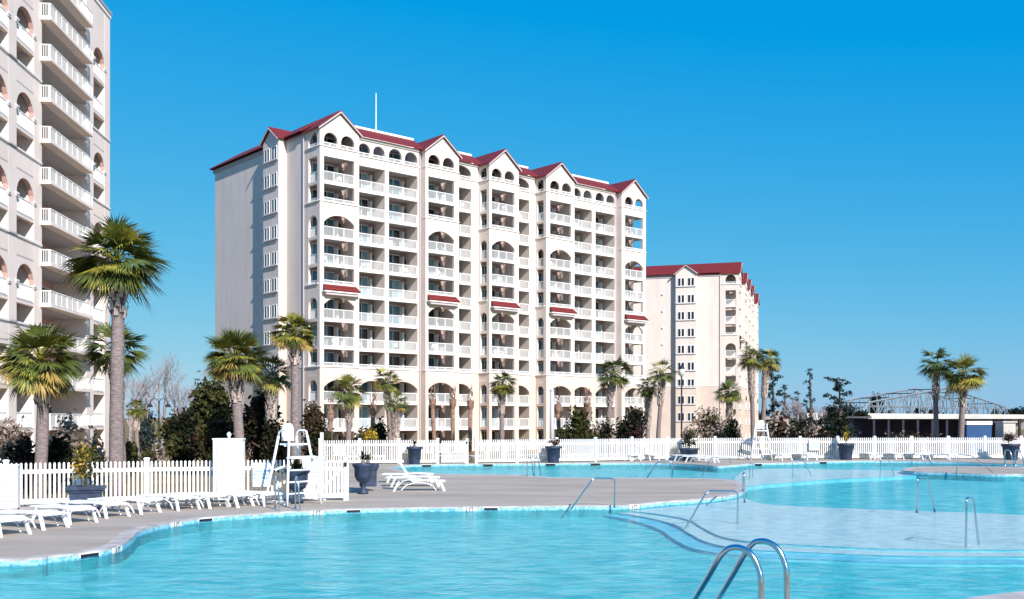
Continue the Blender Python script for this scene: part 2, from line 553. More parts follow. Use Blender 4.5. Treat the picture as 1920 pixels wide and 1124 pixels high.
# ------------------------------------------------------------------ buildings: shared pieces
def arch_head(mb, x0, x1, y0, y1, zs, rise, ztop, mi=0, seg=10, axis='x', mi2=None):
    """plate between an arch (springing zs, given rise) and ztop. axis x: runs along x, thickness y0..y1; axis y: runs along y, thickness x"""
    c = (x0 + x1) / 2; h = (x1 - x0) / 2
    pr = [(c + h * math.cos(math.pi - math.pi * k / seg), zs + rise * math.sin(math.pi * k / seg)) for k in range(seg + 1)]
    mi2 = mi if mi2 is None else mi2

    def q(a, d, z): return (a, d, z) if axis == 'x' else (d, a, z)
    for (a, za), (b, zb) in zip(pr[:-1], pr[1:]):
        mb.face([q(a, y0, za), q(b, y0, zb), q(b, y0, ztop), q(a, y0, ztop)], mi)
        mb.face([q(a, y1, za), q(a, y1, ztop), q(b, y1, ztop), q(b, y1, zb)], mi)
        mb.face([q(a, y0, za), q(a, y1, za), q(b, y1, zb), q(b, y0, zb)], mi2)


def seg_arch(mb, x0, x1, y0, y1, zs, rise, ztop, mi=0, axis='x', mi2=None):
    """flat segmental arch: circular arc of given rise"""
    c = (x0 + x1) / 2; h = (x1 - x0) / 2
    rad = (h * h + rise * rise) / (2 * rise); zc = zs + rise - rad
    a0 = math.asin(min(1, h / rad)); seg = 12
    pr = [(c + rad * math.sin(-a0 + 2 * a0 * k / seg), zc + rad * math.cos(-a0 + 2 * a0 * k / seg)) for k in range(seg + 1)]
    mi2 = mi if mi2 is None else mi2

    def q(a, d, z): return (a, d, z) if axis == 'x' else (d, a, z)
    for (a, za), (b, zb) in zip(pr[:-1], pr[1:]):
        mb.face([q(a, y0, za), q(b, y0, zb), q(b, y0, ztop), q(a, y0, ztop)], mi)
        mb.face([q(a, y1, za), q(a, y1, ztop), q(b, y1, ztop), q(b, y1, zb)], mi)
        mb.face([q(a, y0, za), q(a, y1, za), q(b, y1, zb), q(b, y0, zb)], mi2)


def railing(mb, x0, x1, y, z0, z1, axis='x', pick=0.12, pw=0.034, posts=3, th=0.05):
    def bx(a0, a1, d0, d1, c0, c1):
        if axis == 'x': mb.box(a0, a1, d0, d1, c0, c1)
        else: mb.box(d0, d1, a0, a1, c0, c1)
    bx(x0, x1, y - .035, y + .035, z1 - 0.07, z1)
    bx(x0, x1, y - .025, y + .025, z0 + 0.04, z0 + 0.10)
    n = max(2, int((x1 - x0) / pick))
    for i in range(n):
        c = x0 + (i + .5) * (x1 - x0) / n
        bx(c - pw / 2, c + pw / 2, y - .012, y + .012, z0 + .10, z1 - .07)
    for i in range(posts + 1):
        c = x0 + .035 + (x1 - x0 - .07) * i / posts
        bx(c - .04, c + .04, y - .03, y + .03, z0, z1 - .07)


def gable_roof(mb, x0, x1, y0, y1, ze, zr, th=0.16, mi=0, mif=1, over=0.28):
    """ridge along y"""
    c = (x0 + x1) / 2
    sl = (zr - ze) / (c - x0)
    xe0, xe1, zz = x0 - over, x1 + over, ze - sl * over
    for xa, s_ in ((xe0, 1), (xe1, -1)):
        a = [(xa, y0, zz), (c, y0, zr), (c, y1, zr), (xa, y1, zz)]
        mb.prism(a, (0, 0, th), mi)
    # barge boards, a few mm proud of the tile ends
    for xa in (xe0, xe1):
        mb.prism([(xa, y0 - .004, zz - .16), (c, y0 - .004, zr - .16), (c, y0 - .004, zr + .003), (xa, y0 - .004, zz + .003)], (0, -.06, 0), mif)


TW, BODY, LOWER, TRIM, INNER, CEIL, FASC = 0, 0, 1, 2, 3, 4, 5


def resort_block(name, label, origin, rz, top, cat='apartment building', group=None, detail=True):
    """the stepped apartment block: local x along the front, y into the depth, z up. `top` is the storey of the loggia arches."""
    root = thing(name, label, cat, (origin[0], origin[1], GZ), rz, group)
    FH = 2.94
    fz = lambda k: k * FH
    LED = fz(3) + 0.82                                 # ledge between beige base and cream storeys
    ZE = fz(top) + 2.75                                # eaves
    w = MB(); mats = [M['wall'], M['lower'], M['trim'], M['inner'], M['ceil'], M['fascia']]
    rails, doors, awn = [], [], []

    def vbox(x0, x1, y0, y1, z0, z1):
        """a wall piece, beige under the ledge and cream above"""
        if z0 < LED: w.box(x0, x1, y0, y1, z0, min(LED, z1), 1)
        if z1 > LED: w.box(x0, x1, y0, y1, max(LED, z0), z1, 0)

    towers = [(0.0, 4.9, 0.5, 4.3), (13.9, 18.8, 14.3, 18.1), (23.5, 28.3, 23.9, 27.6), (33.0, 38.1, 33.7, 37.5), (47.2, 52.2, 47.9, 51.6)]
    LINT = 0.34
    # storey kinds of a tower bay
    kinds = {}
    for k in range(top + 1): kinds[k] = 'rect'
    kinds[2] = 'arch'; kinds[3] = 'short'
    kinds[5] = 'arch'; kinds[6] = 'awning'
    if top >= 11: kinds[8] = 'arch'; kinds[9] = 'short'
    kinds[top] = 'loggia'

    def bay(x0, x1, y, yb, first, kind_of, side=None, posts=3, four=False, seg=True):
        """openings x0..x1 in the plane y with a room back wall at yb"""
        for k in range(top + 1):
            z = fz(k); kd = kind_of[k]
            zc = fz(k + 1) - LINT if k < top else ZE
            mi = 1 if z < LED - 1 else 0
            mi_hi = 1 if z + 2 < LED else 0
            if k > 0:   # floor slab with edge beam
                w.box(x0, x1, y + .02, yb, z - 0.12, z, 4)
                w.box(x0, x1, y + .01, y + .26, z - 0.30, z - .121, 2)
            if kd in ('short', 'awning', 'loggia'):
                w.box(x0, x1, y + .015, y + .27, z, z + 0.72, mi if k == 3 else 0)
                w.box(x0 - .1, x1 + .1, y - .10, y + .29, z + 0.72, z + 0.82, 2)
                zr0, zr1 = z + .82, z + 1.22
            else:
                zr0, zr1 = z + .0, z + 1.08
            w_ = x1 - x0
            if kd == 'loggia':
                n = 4 if four else 2
                pw = 0.42
                ow = (w_ - pw * (n - 1)) / n if n > 1 else w_
                if w_ < 3.4: n = 1; ow = w_
                for q in range(n):
                    a = x0 + q * (ow + pw)
                    rs_ = min(ow / 2, 0.95)
                    zs = z + 1.45
                    arch_head(w, a, a + ow, y + .003, y + .297, zs, rs_, ZE + (0.0), 0)
                    if q < n - 1: w.box(a + ow, a + ow + pw, y, y + .30, z + .82, ZE, 0)
                    rails.append((a, a + ow, y + .15, zr0 - .08, zr1, 'x', 2))
            else:
                rails.append((x0, x1, y + .13, zr0, zr1, 'x', posts))
                if kd == 'arch' and seg:
                    zt = fz(k + 1) - .30
                    seg_arch(w, x0, x1, y + .003, y + .297, zt - 1.15, 0.85, zt, mi_hi)
                if kd == 'awning' or (k + 1 <= top and kind_of[k + 1] == 'awning'):
                    pass
            # room wall details
            dw = min(3.0, w_ * 0.74)
            doors.append((x0 + .12, (x1 - .95) if yb < 3 else x0 + .12 + dw, yb, z, k))
            if k == 6 and kd == 'awning':
                awn.append((x0 - .35, x1 + .35, y, z))
        return

    # ---- towers
    for ti, (a, b, o0, o1) in enumerate(towers):
        zt = ZE
        vbox(a, o0, 0, .35, 0, zt); vbox(o1, b, 0, .35, 0, zt)
        yb = 2.7
        bay(o0, o1, 0, yb, a, kinds, posts=3)
        # continuous band ends over piers at ledges
        for k in kinds:
            if kinds[k] in ('short', 'loggia'):
                w.box(a - .08, o0 - .1, -.10, .30, fz(k) + .72, fz(k) + .82, 2)
                w.box(o1 + .1, b + .08, -.10, .30, fz(k) + .72, fz(k) + .82, 2)
        # wall at the back of the balconies
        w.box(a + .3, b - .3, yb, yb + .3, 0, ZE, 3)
        # gable wall
        c = (a + b) / 2; zr = ZE + 1.95
        w.prism([(a, 0.02, ZE), (b, 0.02, ZE), (c, 0.02, zr)], (0, .3, 0), 0)
        # side walls
        open_left = ti in (0, 2, 3); open_right = ti == 4
        for side, xx0, xx1, op in (('l', a, a + .3, open_left), ('r', b - .3, b, open_right)):
            depth = 3.1
            if not op:
                vbox(xx0, xx1, .35, depth, 0, ZE)
                continue
            y0o, y1o = (.55, 2.35) if ti in (0, 4) else (.5, 1.75)
            vbox(xx0, xx1, .35, y0o, 0, ZE); vbox(xx0, xx1, y1o, depth, 0, ZE)
            for k in range(top + 1):
                z = fz(k); kd = kinds[k]
                zz1 = fz(k + 1) - .30 if k < top else ZE
                mi = 1 if z + 2 < LED else 0
                if k > 0: w.box(xx0 + .005, xx1 - .005, y0o, y1o, z - .30, z, 1 if z < LED - 1 else 0)
                x_r = xx0 + .15
                if kd in ('short', 'awning', 'loggia'):
                    w.box(xx0 + .005, xx1 - .005, y0o, y1o, z, z + .72, 1 if k == 3 else 0)
                    lo = (xx0 - .12, xx0 + .12) if side == 'l' else (xx1 - .12, xx1 + .12)
                    w.box(lo[0], lo[1], -.02 + .3, depth - .1, z + .72, z + .82, 2)
                    rails.append((y0o, y1o, x_r, z + .8, z + 1.2, 'y', 1))
                else:
                    rails.append((y0o, y1o, x_r, z, z + 1.08, 'y', 1))
                if kd in ('arch', 'loggia'):
                    rr = (y1o - y0o) / 2
                    zt2 = zz1
                    arch_head(w, y0o, y1o, xx0 + .003, xx1 - .003, zt2 - .35 - rr, rr, zt2, mi, axis='y')
    # ---- recessed bays between towers: (x0, x1, plane, back, openings, four)
    kr = {k: 'rect' for k in range(top + 1)}
    kr[2] = 'arch'; kr[3] = 'short'; kr[top] = 'loggia'
    for (a, b, y, yb, ops) in ((4.9, 13.9, 1.0, 3.3, [(5.45, 8.95), (9.5, 13.5)]), (18.8, 23.5, 2.0, 4.3, [(19.1, 22.3)]),
                               (28.3, 33.0, 2.0, 4.3, [(28.6, 31.9)]), (38.1, 47.2, 1.0, 3.3, [(38.7, 42.4), (43.1, 46.9)])):
        xs_ = [a] + [v for o in ops for v in o] + [b]
        for i in range(0, len(xs_), 2):
            vbox(xs_[i], xs_[i + 1], y, yb, 0, ZE)           # piers run back as party walls
        for o in ops:
            bay(o[0], o[1], y, yb, a, kr, posts=2)
        for k in kr:
            if kr[k] in ('short', 'loggia'):
                for i in range(0, len(xs_), 2):
                    l_, r_ = xs_[i] + (.1 if i else 0.09), xs_[i + 1] - (.1 if i < len(xs_) - 2 else 0.09)
                    if r_ > l_: w.box(l_, r_, y - .10, y - .001, fz(k) + .72, fz(k) + .82, 2)
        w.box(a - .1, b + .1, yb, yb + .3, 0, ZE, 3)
    # ---- main body
    W, D = 52.2, 25.3
    vbox(0, W, 4.6, D, 0, ZE)
    vbox(0, .3, 3.1, 4.6, 0, ZE); vbox(W - .3, W, 3.1, 4.6, 0, ZE)
    # stair towers on both ends
    for xx, sx in ((0, -1), (W, 1)):
        x_a, x_b = sorted((xx, xx + sx * .97))
        vbox(x_a, x_b, 7.2, 10.8, 0, ZE)
        xf = xx + sx * .97
        w.prism([(xf, 7.2, ZE), (xf, 10.8, ZE), (xf, 9.0, ZE + 1.45)], (-sx * .3, 0, 0), 0)
        # corbel ledge dividing base and shaft
        w.box(min(xf, xf + sx * .06), max(xf, xf + sx * .06), 7.2, 10.8, LED - .06, LED + .06, 2)
    # eaves cornice
    w.box(-.10, -.005, 3.0, 6.9, ZE - .50, ZE - .02, 5); w.box(-.10, -.005, 11.1, D + .4, ZE - .50, ZE - .02, 5)
    w.box(W + .005, W + .10, 3.0, 6.9, ZE - .42, ZE - .02, 5); w.box(W + .005, W + .10, 11.1, D + .4, ZE - .42, ZE - .02, 5)
    for (a, b, y) in ((4.9, 13.9, 1.0), (18.8, 23.5, 2.0), (28.3, 33.0, 2.0), (38.1, 47.2, 1.0)):
        w.box(a, b, y - .16, y - .002, ZE - .20, ZE + .06, 2)
    # string line and wall lights on the blind ends
    for zz in (LED,):
        w.box(-.05, -.002, 11.0, D, zz - .05, zz + .05, 2)
        w.box(-.05, -.002, 3.2, 7.1, zz - .05, zz + .05, 2)
    wall = w.build('wall', mats, root)

    # ---- roof
    r = MB()
    for (a, b, o0, o1) in towers:
        gable_roof(r, a, b, -.25, 8.0, ZE + .02, ZE + 1.97)
    th = .15
    for (a, b, y) in ((4.6, 14.2, 1.0), (18.5, 23.8, 2.0), (28.0, 33.3, 2.0), (37.8, 47.5, 1.0)):
        r.prism([(a, y - .45, ZE + .03), (b, y - .45, ZE + .03), (b, y + 1.7, ZE + 1.42), (a, y + 1.7, ZE + 1.42)], (0, 0, th), 0)
        r.box(a, b, y + 1.72, y + 1.95, ZE + 1.2, ZE + 1.82, 2)
    r.box(3.0, W - 3.0, 4.0, D - 3, ZE, ZE + 1.35, 2)
    # end ridges with hipped backs
    for s_, x_e in ((1, -.5), (-1, W + .5)):
        xr = 2.45 if s_ == 1 else W - 2.45
        x_i = xr + s_ * 3.0
        e = ZE - .0; rz_ = ZE + 1.97
        r.prism([(x_e, 3.1, e), (x_e, D + .5, e), (xr, D - 2.2, rz_), (xr, 3.1, rz_)][::s_], (0, 0, th), 0)
        r.prism([(x_i, 3.1, e), (xr, 3.1, rz_), (xr, D - 2.2, rz_), (x_i, D + .5, e)][::s_], (0, 0, th), 0)
        r.prism([(x_e, D + .5, e), (x_i, D + .5, e), (xr, D - 2.2, rz_)][::s_], (0, 0, th), 0)
        # tower gables, ridge along x
        xo = x_e - s_ * .75
        for y_e in (6.9, 11.1):
            r.prism([(xo, y_e, ZE - .05), (xo, 9.0, ZE + 1.50), (xr, 9.0, ZE + 1.50), (xr, y_e, ZE - .05)], (0, 0, th), 0)
            r.prism([(xo - s_ * .004, y_e, ZE - .2), (xo - s_ * .004, 9.0, ZE + 1.34), (xo - s_ * .004, 9.0, ZE + 1.50), (xo - s_ * .004, y_e, ZE - .048)], (-s_ * .06, 0, 0), 1)
    # back eaves
    r.prism([(4, D + .5, ZE), (W - 4, D + .5, ZE), (W - 4, D - 2, ZE + 1.4), (4, D - 2, ZE + 1.4)], (0, 0, th), 0)
    r.build('roof', [M['roof'], M['fascia'], M['trim']], root)

    # ---- railings, doors: nearest 100 as parts, the others as one part
    def nearness(x, y):
        wx = origin[0] + x * math.cos(rz) - y * math.sin(rz); wy = origin[1] + x * math.sin(rz) + y * math.cos(rz)
        return wx * wx + wy * wy
    lim = 100 if detail else 0

    def emit(items, key, draw, pname, mats_, cap):
        items = sorted(items, key=key)
        rest = MB(); has = False
        for i, it in enumerate(items):
            if i < cap:
                b = MB(); draw(b, it); b.build(pname, mats_, root)
            else:
                draw(rest, it); has = True
        if has:
            o = rest.build(pname, mats_, root)
            if cap: o['kind'] = 'stuff'

    def draw_rail(b, it):
        x0, x1, yy, z0, z1, ax, po = it
        railing(b, x0, x1, yy, z0, z1, ax, posts=po)
    emit(rails, lambda it: nearness(it[0], it[2]) if it[5] == 'x' else nearness(it[2], it[0]), draw_rail, 'balcony_railing', M['rail'], lim)
    rnd = random.Random(5)
    dm = [M['rail'], M['glass'], M['darkglass'], M['curtain']]

    def draw_door(b, it):
        x0, x1, yb, z, k = it
        y = yb - .05
        zt = z + 2.42
        b.box(x0, x1, y - .03, yb - .002, zt, zt + .08, 0)
        n = 3 if x1 - x0 > 1.9 else 2
        pw = (x1 - x0) / n
        for i in range(n + 1):
            c = x0 + i * pw
            b.box(c - .035, c + .035, y - .03, yb - .002, z, zt, 0)
        for i in range(n):
            m_ = rnd.choice([1, 1, 2, 2, 3])
            b.box(x0 + i * pw + .036, x0 + (i + 1) * pw - .036, y, yb - .003, z + .05, zt - .005, m_)
        # far side: a narrow white-framed window
        if x1 - x0 > 1.9:
            a = x1 + .12
            b.box(a, a + .16, yb - .5, yb - .004, z, z + 2.3, 0)
            b.box(a + .17, a + .72, yb - .06, yb - .004, z + .05, z + 2.1, rnd.choice([2, 1]))
    emit(doors, lambda it: nearness(it[0], it[2]), draw_door, 'patio_door', dm, lim)
    for (x0, x1, y, z) in awn:
        b = MB()
        b.prism([(x0, y - .75, z - .02), (x1, y - .75, z - .02), (x1 - .2, y - .11, z + .60), (x0 + .2, y - .11, z + .60)], (0, 0, .12), 0)
        b.box(x0 + .02, x1 - .02, y - .74, y - .13, z - .15, z - .03, 1)
        b.box(x0 + .3, x1 - .3, y - .60, y - .002, z - .42, z - .151, 2)
        b.build('tile_awning', [M['roof'], M['trim'], M['fascia']], root)
    # ---- stair tower windows
    for xx, sx in ((0, -1), (W, 1)):
        xf = xx + sx * .97
        for k in range(1, top + 1):
            for yc in (8.15, 9.85):
                z = fz(k) + .55
                b = MB()
                x_o = (xf - .06, xf - .003) if sx < 0 else (xf + .003, xf + .06)
                b.box(*x_o, yc - .62, yc - .52, z, z + 1.5, 0); b.box(*x_o, yc + .52, yc + .62, z, z + 1.5, 0)
                b.box(*x_o, yc - .519, yc + .519, z + 1.4, z + 1.5, 0); b.box(*x_o, yc - .519, yc + .519, z, z + .1, 0)
                b.box(*x_o, yc - .09, yc + .09, z + .101, z + 1.399, 0)
                x_g = (xf - .03, xf - .002) if sx < 0 else (xf + .002, xf + .03)
                b.box(*x_g, yc - .52, yc - .091, z + .1, z + 1.4, 1); b.box(*x_g, yc + .091, yc + .52, z + .1, z + 1.4, 1)
                x_s = (xf - .16, xf - .003) if sx < 0 else (xf + .003, xf + .16)
                b.box(*x_s, yc - .85, yc + .85, z - .12, z - .003, 2)
                b.build('window', [M['rail'], M['darkglass'], M['fascia']], root)
    # downpipes
    for (x, y) in ((-.09, 3.25), (13.78, .85), (4.98, .85), (47.1, .85), (W + .09, 3.25)):
        b = MB(); b.tube([(x, y, 0), (x, y, ZE - .1)], .07, 6); b.build('downpipe', M['fascia'], root)
    # round vents in the gables, lights on the wall
    for (a, b_, o0, o1) in towers:
        c = (a + b_) / 2
        b = MB()
        b.lathe([(.0, 0), (.30, 0), (.30, .05), (.24, .05), (.24, .02), (0, .02)], 16)
        o = b.build('gable_vent', M['trim'], root)
        o.rotation_euler = (R(90), 0, 0); o.location = (c, .018, ZE + .75)
    for yy in (13.2,):
        for k in range(top - 1, 2, -1):
            b = MB(); b.box(-.22, -.003, yy - .1, yy + .1, fz(k) + 2.2, fz(k) + 2.45); b.build('wall_light', M['trim'], root)
    return root, ZE


ang = math.atan2(.661, .751)
BAYS = [(0.5, 4.3, 0, 2.7), (5.45, 8.95, 1, 3.3), (9.5, 13.5, 1, 3.3), (14.3, 18.1, 0, 2.7), (19.1, 22.3, 2, 4.3), (23.9, 27.6, 0, 2.7), (28.6, 31.9, 2, 4.3),
        (33.7, 37.5, 0, 2.7), (38.7, 42.4, 1, 3.3), (43.1, 46.9, 1, 3.3), (47.9, 51.6, 0, 2.7)]
blk, ZE_ = resort_block('apartment_block', 'tallest cream apartment block, red gabled roofs and stacked white balconies, in the middle',
                        (-20.4, 107.0), ang, 11)
b = MB(); b.tube([(11.1, 6, ZE_ + 1.35), (11.1, 6, ZE_ + 7.3)], [.08, .05], 6)
b.build('antenna', M['rail'], blk)
resort_block('apartment_block', 'lower cream apartment block with red roof farther away, to the right of the tallest block',
             (X(1386, 174), 174.0), math.atan2(.955, .297), 9, detail=False)


# plastic chairs on the balconies of the tallest block
def balcony_chairs():
    ORD = ['first', 'second', 'third', 'fourth', 'fifth', 'sixth', 'seventh', 'eighth', 'ninth', 'tenth', 'eleventh', 'twelfth']
    proto_c = thing('balcony_chair', '', 'chair', group='white chairs on the balconies')
    for sx in (-.24, .24):
        for sy in (-.22, .22):
            b = MB(); b.box(sx - .025, sx + .025, sy - .025, sy + .025, 0, .42); b.build('leg', M['rail'], proto_c)
    b = MB(); b.box(-.27, .27, -.26, .26, .42, .46); b.build('seat', M['rail'], proto_c)
    b = MB(); b.prism([(-.27, .22, .461), (.27, .22, .461), (.22, .34, .95), (-.22, .34, .95)], (0, .03, 0)); b.build('backrest', M['rail'], proto_c)
    b = MB()
    for sx in (-.27, .27): b.box(sx - .025, sx + .025, -.24, .26, .62, .66)
    b.build('armrests', M['rail'], proto_c)
    rnd = random.Random(21); first = True
    for bi, (x0, x1, y, yb) in enumerate(BAYS):
        for k in range(1, 11):
            if k in (3, 6, 9) or rnd.random() < .42: continue
            lx = rnd.uniform(x0 + .7, x1 - .7); ly = y + rnd.uniform(.75, 1.3)
            loc = (-20.4 + lx * math.cos(ang) - ly * math.sin(ang), 107.0 + lx * math.sin(ang) + ly * math.cos(ang), GZ + k * 2.94)
            rz_ = ang + rnd.uniform(-1.2, 1.2) + (math.pi if rnd.random() < .3 else 0)
            lb = 'white chair on the %s-storey balcony, %s front bay from the left of tallest block' % (ORD[k], ORD[bi])
            if first:
                proto_c.location = loc; proto_c.rotation_euler = (0, 0, rz_); proto_c['label'] = lb; first = False
            else: dup(proto_c, loc, rz_, lb)


balcony_chairs()


# ---- the near block on the left
def left_block():
    a_ = Vector((-.085, .996)).normalized()
    rz = math.atan2(a_.y, a_.x)
    FH = 2.9; Z0 = 1.83 - FH + 1.6          # local height of storey -1 (root stands on the ground)
    root = thing('apartment_block', 'pink stucco apartment tower with arched balconies cut off by the left edge', 'apartment building', (-33.0, 67.7, GZ), rz)
    fz = lambda k: Z0 + (k + 1) * FH
    w = MB(); mats = [M['pink'], M['pinkin'], M['trim'], M['ceil'], M['fascia']]
    TOP = 12; ZT = fz(TOP) + .25
    cols = [(-10.0, -7.0, 'A'), (-5.4, -2.0, 'A'), (-.68, 2.33, 'A'), (3.75, 13.2, 'B'), (14.9, 17.75, 'C')]
    edges = [-14.0, -10.0, -7.0, -5.4, -2.0, -.68, 2.33, 3.75, 13.2, 14.9, 17.75, 19.2]
    for i in range(0, len(edges), 2):
        w.box(edges[i], edges[i + 1], 0, 2.6, 0, ZT, 0)
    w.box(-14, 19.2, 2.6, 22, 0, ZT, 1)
    w.box(-14.0, 19.28, -.08, 22.1, ZT, ZT + .35, 2)
    w.box(-14.0, 19.36, -.16, 22.15, ZT + .351, ZT + .5, 4)
    rails, doors, balc = [], [], []
    for (x0, x1, ty) in cols:
        for k in range(-1, TOP):
            z = fz(k); zc = fz(k + 1) - .22
            if ty == 'B':
                w.box(x0, x1, .02, 2.6, z - .2, z, 3)
                if k == TOP - 1: w.box(x0, x1, .01, .3, zc, ZT, 0)
                doors.append((x0 + .3, x0 + 4.3, 2.6, z)); doors.append((x0 + 4.9, x0 + 9.0, 2.6, z))
                if k >= 0: balc.append((x0 - .32, x1 - .7, z))
                continue
            if ty == 'A': kd = 'rect' if k < 2 else ('short' if k % 2 == 0 else 'arch')
            else: kd = {10: 'arch', 9: 'rect', 8: 'short', 7: 'arch', 6: 'short', 5: 'arch', 4: 'rect', 3: 'rect'}.get(k, 'rect')
            if k == 11: kd = 'solid'
            if kd == 'solid':
                w.box(x0, x1, .01, 2.6, z - .2, ZT, 0); continue
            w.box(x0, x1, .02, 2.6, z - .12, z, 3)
            w.box(x0, x1, .012, .3, z - .30, z - .121, 0)
            doors.append((x0 + .08, x1 - .1, 2.6, z))
            if kd == 'short':
                w.box(x0, x1, .008, .28, z, z + 1.2, 0)
                w.box(x0 - 1.3, x1 + 1.3, -.09, -.002, z + 1.2, z + 1.32, 2)
            else:
                rails.append((x0, x1, .12, z, z + 1.08))
            if kd == 'arch':
                h = (x1 - x0) / 2
                zt = fz(k + 1)
                arch_head(w, x0, x1, .004, .32, zt - .45 - h * .85, h * .85, zt - .121, 0, mi2=1)
                for xx in (x0 - .02, x1 + .02):       # imposts
                    w.box(xx - .22, xx + .22, -.12, -.003, zt - .55 - h * .85, zt - .43 - h * .85, 2)
                    w.box(xx - .16, xx + .16, -.07, -.003, zt - .67 - h * .85, zt - .551 - h * .85, 2)
    wall = w.build('wall', mats, root)
    for (x0, x1, yy, z0, z1) in rails:
        b = MB(); railing(b, x0, x1, yy, z0, z1, posts=3); b.build('balcony_railing', M['rail'], root)
    for (x0, x1, z) in balc:
        b = MB()
        b.box(x0, x1, -.75, .015, z - .18, z + .0, 0)
        o = b.build('balcony_slab', M['pink'], root)
        b = MB()
        railing(b, x0 + .05, x1 - .05, -.68, z, z + 1.0, posts=8, pick=.2, pw=.03)
        railing(b, -.62, -.01, x0 + .08, z, z + 1.0, axis='y', posts=1)
        railing(b, -.62, -.01, x1 - .08, z, z + 1.0, axis='y', posts=1)
        b.build('balcony_railing', M['rail'], root)
    rnd = random.Random(3)
    for (x0, x1, yb, z) in doors[:100]:
        b = MB()
        n = 3; pw = (x1 - x0) / n
        b.box(x0, x1, yb - .08, yb - .002, z + 2.12, z + 2.2, 0)
        for i in range(n + 1): b.box(x0 + i * pw - .035, x0 + i * pw + .035, yb - .08, yb - .002, z, z + 2.12, 0)
        for i in range(n): b.box(x0 + i * pw + .036, x0 + (i + 1) * pw - .036, yb - .05, yb - .003, z + .05, z + 2.11, rnd.choice([1, 2, 2, 2, 3]))
        b.build('patio_door', [M['rail'], M['glass'], M['darkglass'], M['curtain']], root)
    # balconies showing on the far side of the corner
    for k in range(0, 10):
        z = fz(k)
        b = MB(); b.box(19.3, 19.75, 1.0, 3.2, z - .2, z, 0)
        railing(b, 1.0, 3.2, 19.70, z, z + 1.05, axis='y', posts=2)
        b.build('side_balcony', M['rail'], root)
    return root


left_block()


# ------------------------------------------------------------------ palms
def leaf_mesh(mb, base, d, side, length, width, n, spread, droop, rnd, mi):
    """fan of n narrow leaflets from base in the plane (d, side)"""
    nrm = d.cross(side).normalized()
    for i in range(n):
        a = -spread + 2 * spread * i / (n - 1) + rnd.uniform(-.05, .05)
        l = length * (0.72 + 0.28 * math.cos(a * .9)) * rnd.uniform(.85, 1.12)
        dr = (d * math.cos(a) + side * math.sin(a)).normalized()
        fold = nrm * (0.22 * abs(math.sin(a)) * l)
        cr = dr.cross(nrm).normalized()
        p0 = base
        p1 = base + dr * l * .55 + fold * .5 + Vector((0, 0, -droop * l * .10))
        p2 = base + dr * l * .98 + fold * .6 + Vector((0, 0, -droop * l * rnd.uniform(.25, .62)))
        w = width
        mb.face([p0 - cr * w * .25, p0 + cr * w * .25, p1 + cr * w * .5, p1 - cr * w * .5], mi)
        mb.face([p1 - cr * w * .5, p1 + cr * w * .5, p2], mi)


